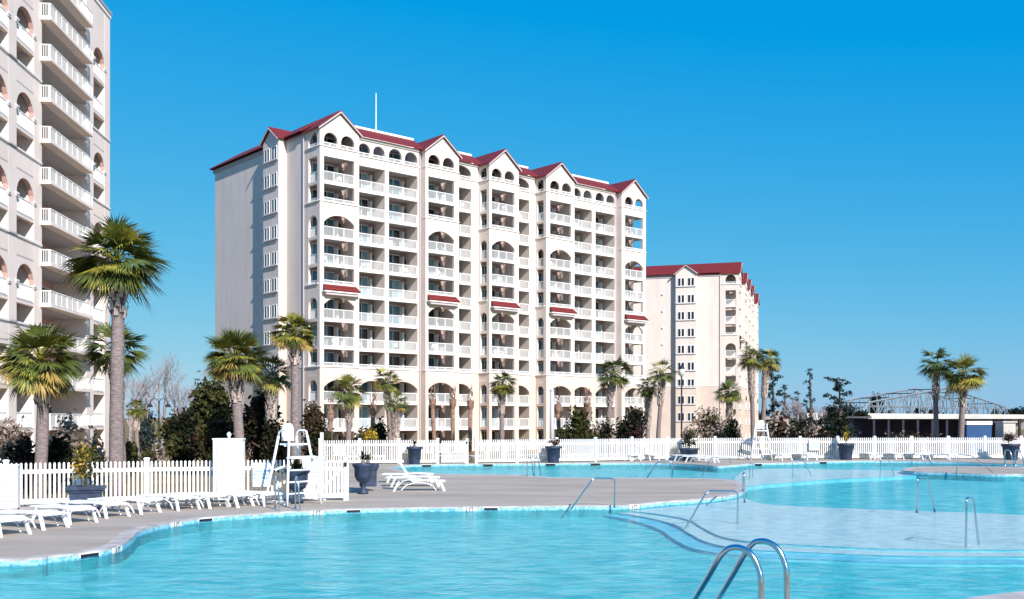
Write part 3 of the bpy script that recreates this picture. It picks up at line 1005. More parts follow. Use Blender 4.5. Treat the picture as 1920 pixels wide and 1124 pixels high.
def palm(label, px, ycrown, rpx, Y, base_px, seed, fronds=42, leaflets=20, group='palm trees around the pool', sparse=False, boots=0.35, tw=0.2, straw=.12, dark=False, top_only=False):
    rnd = random.Random(seed)
    bx = X(base_px, Y); bz = gh(bx, Y) - .1
    root = thing('palm_tree', label, 'palm tree', (bx, Y, bz), 0, group)
    top = Vector((X(px, Y) - bx, 0, Z(ycrown, Y) - bz))
    Rr = rpx * Y / F
    H = top.z - Rr * .18
    # trunk
    pts, rs = [], []
    n = 14
    for i in range(n + 1):
        t = i / n
        pts.append(Vector((top.x * t ** 1.5 + .06 * math.sin(seed + 3 * t), .05 * math.sin(seed * 2 + 4 * t), H * t)))
        rs.append(tw * (1.12 - .25 * t) * (1.25 if t == 0 else 1) * rnd.uniform(.96, 1.04))
    t_ = MB(); t_.tube(pts, [q * .88 for q in rs], 12)
    t_.build('trunk', M['trunk'], root, True)
    # criss-cross leaf bases under the crown
    b = MB()
    nb = int(70 * boots / .35)
    L = H * boots if boots > 0 else 0
    L = min(L, 3.2)
    for i in range(nb):
        u = i / max(1, nb)
        z = H - L + L * u
        t = z / H
        cx = top.x * t ** 1.5 + .06 * math.sin(seed + 3 * t); cy = .05 * math.sin(seed * 2 + 4 * t)
        a = i * 2.399 + rnd.uniform(-.2, .2)
        out = Vector((math.cos(a), math.sin(a), 0)); tan = Vector((-out.y, out.x, 0))
        c = Vector((cx, cy, z)) + out * tw * .85
        ln = rnd.uniform(.22, .42)
        tip = c + out * (.13 + .12 * u) + Vector((0, 0, ln))
        q = tan * .075
        b.face([c - q, c + q, tip + q * .6, tip - q * .6]); b.face([c - q + out * .05, c + q + out * .05, tip + q * .6, tip - q * .6])
        b.face([c - q, tip - q * .6, c - q + out * .05]); b.face([c + q, c + q + out * .05, tip + q * .6])
    if nb: b.build('leaf_bases', M['boot'], root)
    # crown
    c = MB()
    cen = Vector((top.x, 0, H + Rr * .12))
    fronds = int(fronds * 1.35)
    for i in range(fronds):
        u = (i + .5) / fronds
        az = i * 2.39996 + rnd.uniform(-.3, .3)
        el = math.degrees(math.asin(max(-1, min(1, 1.0 - 1.62 * u)))) + rnd.uniform(-10, 10); el = math.radians(el)
        if top_only: el = math.radians(84 - 60 * u)
        d = Vector((math.cos(az) * math.cos(el), math.sin(az) * math.cos(el), math.sin(el)))
        side = d.cross(Vector((0, 0, 1)))
        if side.length < .1: side = Vector((1, 0, 0))
        side.normalize()
        pl = Rr * rnd.uniform(.32, .62)
        tip = cen + d * pl + Vector((0, 0, -.06 * pl))
        mi = 0
        if el < math.radians(0): mi = 1 if rnd.random() < .5 else 0
        elif rnd.random() < .45: mi = 1
        if rnd.random() < straw * 1.6 and u > .72: mi = 2
        cr = side * .022
        c.face([cen - cr, cen + cr, tip + cr, tip - cr], 1)
        c.face([cen - cr, cen + cr, tip + cr + Vector((0, 0, .02)), tip - cr + Vector((0, 0, .02))], 1)
        tilt = rnd.uniform(-.5, .5)
        side2 = (side * math.cos(tilt) + d.cross(side) * math.sin(tilt)).normalized()
        d2 = (d + Vector((0, 0, -.32))).normalized()
        leaf_mesh(c, tip, d2, side2, Rr * rnd.uniform(.48, .66), Rr * .030 + .012, leaflets, R(rnd.uniform(48, 80)), rnd.uniform(.1, .8), rnd, mi)
    ms = [M['frondA'], M['frondB'], M['frondC']]
    if dark: ms = [M['frondA'], M['frondA'], M['frondB']]
    c.build('crown', ms, root)
    return root


palm('tallest palm, thick grey trunk rising in front of the pink tower corner', 218, 485, 92, 36, 222, 11, 56, 26, boots=.22, tw=.27)
palm('short wide-crowned palm before the pink tower, near the left edge', 76, 672, 84, 36, 76, 12, 52, 26, boots=.30, tw=.24, straw=.2)
palm('dark palm half hidden behind the tallest palm trunk', 215, 655, 68, 44, 226, 13, 34, 20, dark=True, tw=.2)
palm('small distant palm before bare trees, right of the tallest palm trunk', 256, 765, 24, 80, 257, 14, 30, 14, tw=.2)
palm('bushy palm with two-tiered crown in front of the blind end wall', 441, 668, 66, 44, 452, 15, 58, 24, boots=.35, tw=.24, straw=.2)
palm('shaggy dark palm with hanging leaf bases behind the lifeguard chair', 511, 700, 46, 50, 511, 16, 30, 18, dark=True, boots=.5, tw=.2)
palm('palm with golden round crown standing before the corner bays', 551, 622, 47, 48, 556, 17, 46, 22, boots=.22, tw=.23, straw=.3)
palm('palm with drooping side fronds before the first gabled bay', 653, 730, 42, 70, 653, 18, 24, 16, boots=.4, tw=.21)
palm('palm with flat yellowish crown, before the recessed balconies left', 724, 712, 30, 74, 731, 19, 32, 16, tw=.2)
palm('short palm with pale ridged trunk beside the flat-crowned palm', 744, 755, 28, 68, 739, 20, 26, 16, boots=.6, tw=.2)
palm('lone palm with small round crown before the middle gabled bay', 942, 718, 32, 74, 941, 21, 34, 18, tw=.19)
palm('leaning palm with ragged dark crown before the right gabled bay', 1151, 697, 40, 74, 1137, 22, 30, 18, dark=True, tw=.2)
palm('taller palm of the pair at the right corner of the large block', 1242, 697, 30, 78, 1234, 23, 24, 16, tw=.19)
palm('shorter palm of the pair at the right corner of the large block', 1214, 725, 27, 80, 1214, 24, 26, 16, boots=.6, tw=.2)
palm('dark short palm in front of the lower block', 1366, 735, 30, 84, 1369, 25, 32, 16, dark=True, tw=.2)
palm('left of two tall palms at the corner of the lower block', 1408, 670, 29, 86, 1411, 26, 30, 16, tw=.22, boots=.9)
palm('right of two tall palms at the corner of the lower block', 1440, 674, 30, 88, 1427, 27, 34, 16, tw=.22, boots=.9)
palm('dark palm in front of the steel bridge, left of its neighbour', 1756, 680, 40, 78, 1757, 28, 26, 18, dark=True, tw=.21)
palm('full-crowned palm with pale trunk in front of the steel bridge', 1806, 700, 46, 76, 1803, 29, 40, 18, tw=.24)


def wrapped_palm(label, px, ytop, ybot_tuft, Y, lean=0, seed=0):
    rnd = random.Random(seed)
    x = X(px, Y); bz = gh(x, Y) - .1
    root = thing('wrapped_palm', label, 'palm tree', (x, Y, bz), 0, 'newly planted palms with tied-up tops')
    H = Z(ytop, Y) - bz; hb = Z(ybot_tuft, Y) - bz
    b = MB(); b.tube([(0, 0, 0), (lean * .5, 0, hb * .5), (lean, 0, hb)], [.19, .17, .16], 10); b.build('trunk', M['brown'], root, True)
    b = MB()
    b.lathe([(.15, 0), (.27, .35), (.29, .8), (.2, (H - hb) * .6), (.07, (H - hb) * .85), (.02, H - hb)], 12, (lean, 0, hb - .1))
    for i in range(26):
        a = i * 2.4; z = rnd.uniform(.1, 1.6)
        o = Vector((math.cos(a), math.sin(a), 0)); t = Vector((-o.y, o.x, 0)) * .06
        c = Vector((lean, 0, hb + z)) + o * .2
        b.face([c - t, c + t, c + o * .12 + Vector((0, 0, .5))])
    b.build('tied_fronds', M['brown'], root)


for i, (px, a, b_, Y, ln, lb) in enumerate([(620, 755, 790, 76, .0, 'wrapped palm at the left end, below the first gabled bay'),
                                           (697, 748, 778, 78, .1, 'wrapped palm between two leafy palms before recessed balconies'),
                                           (817, 742, 765, 80, -.25, 'leftmost of three wrapped palms before the second gabled bay'),
                                           (849, 742, 765, 80, .0, 'middle one of three wrapped palms before the second gabled bay'),
                                           (880, 744, 768, 80, .1, 'rightmost of three wrapped palms before the second gabled bay'),
                                           (1052, 752, 775, 80, -.25, 'wrapped palm beside the pale pole before the right gabled bay'),
                                           (1101, 752, 772, 80, .0, 'wrapped palm rising from dark shrubs before recessed balconies')]):
    wrapped_palm(lb, px, a, b_, Y, ln, 40 + i)


# ------------------------------------------------------------------ shrubs and trees
def foliage(mb, rnd, cen, rx, ry, rz, n, s, mis, clumps=9, flat=1.0):
    cl = []
    for i in range(clumps):
        while True:
            v = Vector((rnd.uniform(-1, 1), rnd.uniform(-1, 1), rnd.uniform(-1, 1)))
            if v.length < 1: break
        cl.append((Vector((cen[0] + v.x * rx * .72, cen[1] + v.y * ry * .72, cen[2] + v.z * rz * .72)), rnd.uniform(.25, .5), rnd.choice(mis)))
    for i in range(n):
        c, q, mi = rnd.choice(cl)
        v = Vector((rnd.gauss(0, .5), rnd.gauss(0, .5), rnd.gauss(0, .5)))
        p = c + Vector((v.x * rx * q, v.y * ry * q, v.z * rz * q * flat))
        a = Vector((rnd.uniform(-1, 1), rnd.uniform(-1, 1), rnd.uniform(-1, 1))).normalized()
        b = a.cross(Vector((rnd.uniform(-1, 1), rnd.uniform(-1, 1), rnd.uniform(-.4, 1)))).normalized()
        l = s * rnd.uniform(.6, 1.4)
        if rnd.random() < .12: mi = rnd.choice(mis)
        mb.face([p - a * l, p + b * l * .45, p + a * l, p - b * l * .45], mi)


def limbs(mb, rnd, p, d, l, r, depth, mi=0, spread=.5, n=5):
    q = p + d * l
    mb.tube([p, p + d * l * .5 + Vector((rnd.uniform(-.03, .03) * l, rnd.uniform(-.03, .03) * l, 0)), q], [r, r * .8, r * .6], n, mi, cap=False)
    if depth <= 0: return
    for i in range(rnd.choice([2, 3, 3])):
        dd = (d + Vector((rnd.uniform(-spread, spread), rnd.uniform(-spread, spread), rnd.uniform(-.1, .3)))).normalized()
        limbs(mb, rnd, p + d * l * rnd.uniform(.55, 1), dd, l * rnd.uniform(.6, .82), r * .6, depth - 1, mi, spread, max(3, n - 1))


def shrub(name, label, cat, px, ytop, wpx, Y, mats, seed, n=2600, s=.12, group='shrubs behind the fence', ybot=None, clumps=14, dz=.0):
    rnd = random.Random(seed)
    x = X(px, Y); bz = gh(x, Y) - .05
    root = thing(name, label, cat, (x, Y, bz), 0, group)
    H = Z(ytop, Y) - bz; w = wpx * Y / F
    b = MB()
    for i in range(4):
        d = Vector((rnd.uniform(-.35, .35), rnd.uniform(-.35, .35), 1)).normalized()
        limbs(b, rnd, Vector((rnd.uniform(-.2, .2), rnd.uniform(-.2, .2), 0)), d, H * .32, .06, 2, spread=.7, n=5)
    b.build('stems', M['bark'], root)
    f = MB()
    foliage(f, rnd, (0, 0, H * .52), w, w * .8, H * .5, n, s, list(range(len(mats))), clumps)
    f.build('foliage', [M[m] for m in mats], root)
    return root


DK = ['leafdark', 'leafdark', 'leafolive', 'leafrust']
SH = [
    ('evergreen_shrub', 'dark rusty shrub beside the double lamp post', 335, 762, 36, 52, ['leafdark', 'leafrust', 'leafolive'], 3000, .16),
    ('evergreen_tree', 'big black-green evergreen tree left of the two-tiered palm', 392, 705, 48, 54, ['leafdark', 'leafdark', 'leafolive'], 5200, .18),
    ('evergreen_shrub', 'dark shrub mass just behind the tall white cupboard', 425, 770, 40, 48, ['leafdark', 'leafrust', 'leafdark'], 3600, .15),
    ('evergreen_shrub', 'dark shrub between the two-tiered palm and the shaggy palm', 485, 735, 36, 52, ['leafdark', 'leafdark', 'leafrust'], 3800, .16),
    ('evergreen_shrub', 'dark shrub directly behind the lifeguard chair frame', 522, 775, 32, 50, ['leafdark', 'leafolive', 'leafrust'], 2600, .15),
    ('evergreen_shrub', 'olive shrub at the foot of the golden-crowned palm', 590, 757, 30, 60, ['leafdark', 'leafolive', 'leafrust'], 2800, .15),
    ('dry_shrub', 'pale dry shrub in front of the pink tower at left edge', 18, 775, 42, 42, ['leafpink', 'leafpink', 'leafdark'], 1700, .12),
    ('dry_shrub', 'pale dry shrub between two near palms before pink tower', 128, 768, 42, 42, ['leafpink', 'leafpink', 'leafpink'], 1500, .11),
    ('evergreen_shrub', 'dark low shrub to the right of the short wide palm trunk', 112, 812, 26, 40, ['leafdark', 'leafdark'], 2000, .13),
    ('evergreen_shrub', 'dark low shrub to the left of the short wide palm trunk', 50, 815, 26, 40, ['leafdark', 'leafmaroon'], 1800, .13),
    ('dry_shrub', 'pale dry shrub at the foot of the tallest palm', 178, 805, 26, 41, ['leafpink', 'leafolive'], 900, .11),
    ('evergreen_shrub', 'sparse green shrub below the palm with drooping side fronds', 680, 785, 24, 70, ['leafdark', 'leafolive', 'leafpink'], 1000, .15),
    ('evergreen_shrub', 'dark shrub under the short pale-trunked palm', 712, 790, 20, 70, ['leafdark', 'leafolive'], 900, .15),
    ('evergreen_shrub', 'leafy dark shrub before recessed balconies on the right', 1082, 768, 34, 72, ['leafdark', 'leafolive', 'leafdark'], 2600, .17),
    ('evergreen_shrub', 'low mottled shrub under the leaning palm', 1132, 795, 28, 70, ['leafdark', 'leafpink', 'leafolive'], 1500, .15),
    ('evergreen_shrub', 'tall dark maroon-green shrub left of the corner pair of palms', 1186, 762, 32, 70, ['leafdark', 'leafdark', 'leafmaroon'], 3400, .17),
    ('dry_shrub', 'grey-pink shrub in front of the lower block, right of the lamp', 1335, 768, 46, 82, ['leafpink', 'leafolive', 'leafdark', 'leafpink'], 3000, .17),
    ('evergreen_shrub', 'dark shrub under the dark short palm', 1372, 785, 24, 80, ['leafdark', 'leafdark'], 1700, .17),
    ('dry_shrub', 'small flowering shrub at the foot of the lamp post', 1290, 800, 20, 66, ['leafpink', 'leafolive'], 900, .12),
    ('evergreen_shrub', 'brown-green thicket behind the far lifeguard chair', 1462, 775, 32, 95, ['leafdark', 'leafrust', 'leafpink'], 2000, .22),
    ('evergreen_shrub', 'low purple-brown thicket left of the gold potted shrub', 1520, 792, 50, 92, ['leafdark', 'leafmaroon', 'leafpink'], 2600, .20),
    ('dry_shrub', 'low straw-coloured shrub at the foot of the double lamp post', 288, 828, 26, 60, ['leafpink', 'leafolive', 'leafrust'], 1400, .11),
    ('evergreen_shrub', 'small green shrub right of the tallest palm trunk base', 246, 815, 14, 50, ['leafdark', 'leafolive'], 1100, .11),
    ('evergreen_shrub', 'bluish dark shrub behind the small distant palm', 275, 775, 20, 100, ['leafblue', 'leafdark'], 1500, .2),
    ('evergreen_shrub', 'dark thicket between the lower block corner palms and spindly pine', 1492, 778, 40, 110, ['leafdark', 'leafolive', 'leafblue'], 2600, .22),
    ('evergreen_shrub', 'dark thicket behind the tapered pot with golden shrub', 1572, 782, 34, 110, ['leafdark', 'leafblue'], 2400, .22),
    ('evergreen_shrub', 'low reddish hedge running under the bridge', 1690, 812, 90, 90, ['leafrust', 'leafpink', 'leafdark'], 1800, .16),
]
for i, (nm, lb, px, yt, wpx, Y, ms, n, s_) in enumerate(SH):
    shrub(nm, lb, 'shrub' if 'tree' not in nm else 'tree', px, yt, wpx, Y, ms, 100 + i, n, s_)


def bare_tree(label, px, ytop, Y, seed):
    rnd = random.Random(seed)
    x = X(px, Y); bz = gh(x, Y)
    root = thing('bare_tree', label, 'tree', (x, Y, bz), 0, 'leafless trees in the distance')
    H = Z(ytop, Y) - bz
    b = MB(); b.tube([(0, 0, 0), (.1, 0, H * .35)], [.22, .15], 6)
    b.build('trunk', M['palebark'], root)
    b = MB()
    for i in range(5):
        d = Vector((rnd.uniform(-.35, .35), rnd.uniform(-.35, .35), 1)).normalized()
        limbs(b, rnd, Vector((.1, 0, H * rnd.uniform(.2, .34))), d, H * .27, .09, 4, spread=.42, n=4)
    b.build('branches', M['palebark'], root)


for i, (px, yt, Y, lb) in enumerate([(243, 690, 118, 'pale leafless tree partly behind the tallest palm trunk'), (272, 700, 130, 'short pale leafless tree just left of the lamp post'),
                                     (305, 672, 120, 'tallest pale leafless tree, above the double lamp post'), (330, 690, 125, 'pale leafless tree right of the double lamp post'),
                                     (352, 715, 135, 'thin leafless tree against the dark evergreen'), (1480, 742, 150, 'leafless tree left of the spindly pine at the right'),
                                     (1538, 752, 150, 'low leafless tree between the spindly pine and spreading pine'), (1502, 750, 140, 'low leafless tree just left of the spindly pine')]):
    bare_tree(lb, px, yt, Y, 60 + i)


def pine(label, px, ytop, wpx, Y, seed, low=.45, n=1400, s=.3, clumps=9, mats=('leafblue',), group='distant trees'):
    rnd = random.Random(seed)
    x = X(px, Y); bz = gh(x, Y)
    root = thing('pine_tree', label, 'tree', (x, Y, bz), 0, group)
    H = Z(ytop, Y) - bz; w = wpx * Y / F
    b = MB()
    b.tube([(0, 0, 0), (.2, 0, H * .5), (0, 0, H * .96)], [.28, .2, .05], 7)
    f = MB()
    for i in range(clumps):
        z = H * (low + (1 - low) * (i + .5) / clumps)
        a = i * 2.4; rr = w * rnd.uniform(.2, .8) * (1.1 - .5 * (i / clumps))
        c = Vector((rr * math.cos(a), rr * math.sin(a), z))
        b.tube([(0, 0, z - rr * .3), tuple(c)], [.07, .03], 4)
        foliage(f, rnd, c, w * .62, w * .62, H * .06, n // (2 * clumps), s * .6, list(range(len(mats))), 4)
    b.build('trunk', M['bark'], root)
    f.build('crown', [M[m] for m in mats], root)


for i, a in enumerate([('tall pine behind the two palms at the lower block', 1448, 690, 22, 150, .35, 2200, .35, 11),
                       ('thin spindly pine standing alone against the sky', 1518, 692, 12, 150, .2, 1100, .28, 12),
                       ('spreading pine with layered open crown near the bridge', 1573, 706, 26, 160, .45, 2200, .38, 10),
                       ('faint scrubby tree left of the spindly pine', 1496, 735, 18, 170, .3, 800, .32, 8),
                       ('low tree right of the lower block', 1470, 722, 16, 165, .3, 800, .32, 8)]):
    pine(a[0], a[1], a[2], a[3], a[4], 200 + i, a[5], a[6], a[7], a[8])
for i, (px, yt, wp_, Y, lb) in enumerate([(1598, 752, 34, 170, 'dark rounded tree at the left end of the bridge'), (1560, 768, 26, 165, 'low dark tree under the spreading pine'),
                                         (1640, 742, 18, 420, 'distant tree showing above the left end of the bridge'), (1545, 780, 30, 150, 'low dark rounded tree between the two pines on the right'), (1505, 784, 30, 150, 'low dark rounded tree at the foot of the spindly pine'),
                                         (1730, 768, 26, 330, 'dark tree seen through the bridge lattice'),
                                         (1905, 765, 40, 420, 'distant trees beyond the right end of the bridge')]):
    shrub('broadleaf_tree', lb, 'tree', px, yt, wp_, Y, ['leafdark', 'leafblue'], 300 + i, 2600, .32 if Y < 200 else .7, group='distant trees')
# far wood
rnd = random.Random(9)
f = MB()
for i in range(150):
    x = -700 + i * 11 + rnd.uniform(-4, 4); y = rnd.uniform(480, 560)
    foliage(f, rnd, (x, y, 3), 9, 6, rnd.uniform(4, 8), 110, 1.2, [0, 1], 3)
tag(f.build('distant_wood', [M['leafdark'], M['leafblue']]), 'dark line of woodland on the horizon', 'woodland', kind='stuff')


# ------------------------------------------------------------------ fences
def fence_panel(mb, L, h, pick=0.118, pw=0.06):
    n = int(L / pick)
    for i in range(n):
        c = (i + .5) * L / n
        z0, z1 = .10, h - .05
        a = pw / 2
        mb.prism([(c - a, -.012, z0), (c + a, -.012, z0), (c + a, -.012, z1 - .03), (c + a * .4, -.012, z1), (c - a * .4, -.012, z1), (c - a, -.012, z1 - .03)], (0, .024, 0))
    mb.box(0, L, -.028, -.0125, h - .36, h - .25); mb.box(0, L, .0125, .028, h - .36, h - .25)
    mb.box(0, L, -.030, -.0125, .07, .21); mb.box(0, L, .0125, .03, .07, .21)


def fence(name, label, pts, step, h, gaps=(), z=0.0):
    root = thing(name, label, 'fence', (pts[0][0], pts[0][1], z))
    o0 = Vector(pts[0])
    cache = {}
    postb = MB()
    s_ = .07
    postb.box(-s_, s_, -s_, s_, 0, h)
    postb.box(-s_ - .02, s_ + .02, -s_ - .02, s_ + .02, h, h + .03)
    postb.prism([(-s_, -s_, h + .03), (s_, -s_, h + .03), (s_, s_, h + .03), (-s_, s_, h + .03)], (0, 0, .02))
    first = None
    for a, b in zip(pts[:-1], pts[1:]):
        a = Vector(a); b = Vector(b); L = (b - a).length
        n = max(1, round(L / step)); l = L / n
        d = (b - a) / L; rz = math.atan2(d.y, d.x)
        for i in range(n):
            p = a + d * l * i
            if first is None:
                first = po = postb.build('post', M['white'], root)
            else:
                po = first.copy(); COL.objects.link(po); po.parent = root
            po.location = (p.x - o0.x, p.y - o0.y, 0); po.rotation_euler = (0, 0, rz)
            mid = p + d * l * .5
            if any(math.dist(mid, g) < 1.0 for g in gaps): continue
            k = round(l, 3)
            if k not in cache:
                m_ = MB(); fence_panel(m_, l - .15, h); pa = m_.build('picket_panel', M['white'], root); cache[k] = pa
            else:
                pa = cache[k].copy(); COL.objects.link(pa); pa.parent = root
            q = p + d * .075
            pa.location = (q.x - o0.x, q.y - o0.y, 0); pa.rotation_euler = (0, 0, rz)
    po = first.copy(); COL.objects.link(po); po.parent = root
    po.location = (pts[-1][0] - o0.x, pts[-1][1] - o0.y, 0)
    return root


fence('picket_fence', 'near white picket fence behind the row of loungers on the left', FENCE_NEAR, 2.3, 1.30)
fence('picket_fence', 'long white picket fence along the far side of the pool', FENCE_FAR, 2.42, 1.36, gaps=[(-3.2, 55.8)])


def gate(name, label, x, y, rz, w=1.1, h=1.25):
    root = thing(name, label, 'gate', (x, y, 0), rz)
    b = MB(); fence_panel(b, w, h, .11, .07); b.build('picket_panel', M['white'], root)
    b = MB()
    b.prism([(0.04, -.05, .25), (.14, -.05, .25), (w - .04, -.05, h - .30), (w - .14, -.05, h - .30)], (0, .018, 0))
    b.build('brace', M['white'], root)
    b = MB(); b.box(w + .0, w + .14, -.075, .075, 0, h + .02); b.box(w - .02, w + .16, -.095, .095, h + .021, h + .06); b.build('post', M['white'], root)
    b = MB(); b.box(w + .02, w + .10, -.13, -.076, h - .22, h - .10); b.build('latch', M['black'], root)


gate('picket_gate', 'small white gate with diagonal brace beside the big blue-grey urn', -6.0, 31.05, R(2), .82, 1.27)
gate('picket_gate', 'white gate with diagonal brace in the far fence', -3.9, 55.62, R(8), 1.35, 1.32)

# white cupboards by the near fence
def cupboard(label, x, y, rz, w, d, h, finial, name='cupboard'):
    root = thing(name, label, 'cupboard', (x, y, 0), rz)
    b = MB(); b.box(-w / 2, w / 2, 0, d, .08, h); b.box(-w / 2 - .02, w / 2 + .02, -.02, d + .02, h, h + .04); b.build('carcass', M['white'], root)
    for sx in (-1, 1):
        b = MB()
        x0, x1 = sorted((sx * .012, sx * (w / 2 - .02)))
        b.box(x0, x1, -.022, -.002, .14, h - .04)
        for z0, z1 in ((.25, h * .42), (h * .46, h * .62), (h * .68, h - .14)):
            b.box(x0 + .07, x1 - .07, -.026, -.0225, z0, z1, 1)
            b.box(x0 + .11, x1 - .11, -.034, -.0265, z0 + .04, z1 - .04)
        b.build('door', [M['white'], M['seam']], root)
    if finial:
        b = MB(); b.lathe([(.0, 0), (.05, 0), (.03, .04), (.07, .1), (.06, .15), (.0, .2)], 12, (0, d / 2, h + .04)); b.build('finial', M['white'], root)
    return root


cupboard('tall white panelled cupboard with finial standing by the near fence', X(431, 30.4), 30.15, R(3), .86, .4, 1.88, True)
cupboard('low white cabinet with horizontal seams between lifeguard chair and gate', X(588, 30.9), 30.75, R(2), .62, .45, 1.24, False)
cupboard('wide white cabinet at the left edge behind the first lounger', X(-8, 27.4), 27.2, R(17), 1.25, .5, 1.22, False)
root = thing('white_pole', 'thin white pole rising beside the near gate', 'pole', (X(603, 31.2), 31.25, 0))
b = MB(); b.box(-.045, .045, -.045, .045, .05, 2.08); b.build('shaft', M['white'], root)
b = MB(); b.box(-.16, .16, -.16, .16, 0, .05); b.build('foot', M['white'], root)


# ------------------------------------------------------------------ signs
def text_mesh(txt, size, m, parent, loc, rot, name='lettering', align='CENTER', bold=0.0):
    cu = bpy.data.curves.new(name, 'FONT')
    cu.body = txt; cu.size = size; cu.align_x = align; cu.align_y = 'CENTER'; cu.extrude = 0.002; cu.offset = bold
    cu.space_line = 0.95
    tmp = bpy.data.objects.new('tmp', cu); COL.objects.link(tmp)
    bpy.context.view_layer.update()
    dg = bpy.context.evaluated_depsgraph_get()
    me = bpy.data.meshes.new_from_object(tmp.evaluated_get(dg))
    me.materials.clear(); me.materials.append(m)
    bpy.data.objects.remove(tmp)
    o = bpy.data.objects.new(name, me); COL.objects.link(o)
    o.parent = parent; o.location = loc; o.rotation_euler = rot
    return o


def sign(label, x, y, z, rz, w, h, lines, size):
    root = thing('sign', label, 'sign', (x, y, z), rz)
    b = MB(); b.box(-w / 2, w / 2, -.012, .012, -h / 2, h / 2); b.build('board', M['plastic'], root)
    text_mesh(lines, size, M['signtext'], root, (0, -.0155, 0), (R(90), 0, 0), bold=.004)


sign('white no diving sign with faded blue letters on the near fence', X(492, 30.7), 30.62, .93 - .12, R(14), .52, .72, 'DANGER\nNO DIVING\nALLOWED', .105)
sign('small white notice with faded blue letters on the far fence', X(1526, 61.4), 61.3, .88, R(4), .66, .66, 'NO\nDIVING\nALLOWED', .15)


# ------------------------------------------------------------------ loungers
def make_lounger(name, label, back=0.0, group=None):
    root = thing(name, label, 'lounger', group=group)
    L = 1.95; wd_ = .31
    hinge = 1.15
    def prof(y):
        z = .33 + .035 * math.sin(math.pi * min(y, hinge) / hinge)
        if y > hinge: z += math.tan(back) * (y - hinge) if back < 1.2 else 0
        return z
    ys_ = [L * i / 14 for i in range(15)]
    P_ = []
    for y in ys_:
        if y <= hinge: P_.append((y, prof(y)))
        else:
            d = y - hinge
            P_.append((hinge + d * math.cos(back), .33 + d * math.sin(back)))
    b = MB()
    for sx in (-1, 1):
        b.tube([(sx * wd_, y, z) for y, z in P_], .022, 6)
        # arched braces under the bed
        b.tube([(sx * wd_, .30, .03), (sx * wd_, .42, .2), (sx * wd_, .70, .29), (sx * wd_, 1.05, .29), (sx * wd_, 1.35, .2), (sx * wd_, 1.50, .03)], .018, 6)
    for y, z in (P_[0], P_[-1]): b.tube([(-wd_, y, z), (wd_, y, z)], .02, 6)
    b.build('frame', M['plastic'], root)
    for sx in (-1, 1):
        for (y0, y1) in ((.12, -.02), (1.55, 1.72)):
            m_ = MB()
            m_.prism([(sx * wd_ - .028, y0, .33), (sx * wd_ + .028, y0, .33), (sx * wd_ + .028, y0 + .07, .33), (sx * wd_ - .028, y0 + .07, .33)], (sx * .03, y1 - y0, -.33))
            m_.build('leg', M['plastic'], root)
    b = MB()
    def bed(y0, z0, y1, z1, n):
        for i in range(n):
            a0 = i / n + .006; a1 = (i + 1) / n - .012
            ya, yb_ = y0 + (y1 - y0) * a0, y0 + (y1 - y0) * a1
            za, zb = z0 + (z1 - z0) * a0, z0 + (z1 - z0) * a1
            b.prism([(-wd_ + .015, ya, za + .012), (wd_ - .015, ya, za + .012), (wd_ - .015, yb_, zb + .012), (-wd_ + .015, yb_, zb + .012)], (0, 0, .014))
    bed(.03, .335, .6, .365, 7); bed(.6, .365, hinge, .335, 7)
    o = b.build('seat', M['plastic'], root)
    b = MB()
    bed(hinge, .335, P_[-1][0], P_[-1][1], 10)
    b.build('backrest', M['plastic'], root)
    return root


GL = 'white loungers lined up by the near fence'
lng = [(-34, 1016), (30, 1005), (106, 992), (157, 982), (222, 971), (284, 963), (355, 957), (412, 953), (462, 951), (515, 949)]
lbs = ['white lounger at the left edge, nearest the camera', 'second white lounger from the left edge', 'third white lounger from the left edge', 'fourth white lounger from the left, its head before the white cabinet',
       'white lounger right in front of the near potted shrub', 'white lounger just right of the near planter', 'seventh lounger from the left in the near row', 'lounger in the near row just left of the tall cupboard',
       'lounger in front of the tall white cupboard', 'last lounger of the near row, beside the lifeguard chair and sign']
proto = make_lounger('lounger', lbs[0], 0, GL)
proto2 = make_lounger('lounger', 'white lounger with raised back, nearest of the three beside the big urn', R(58))
head = math.atan2(.56, -.83) - R(90)
for i, (px, py) in enumerate(lng):
    p = P(px, py)
    if i == 0: proto.location = p; proto.rotation_euler = (0, 0, head)
    else: dup(proto, p, head + R((-6 + 13 * (i % 3)) * .5), lbs[i], GL)
# three by the big urn
g2 = None
dup(proto, P(824, 912), R(92), 'white flat lounger in the middle of the three beside the big urn')
dup(proto, P(812, 905), R(89), 'rearmost white flat lounger of the three beside the big urn')
proto2.location = P(834, 920); proto2.rotation_euler = (0, 0, R(94))
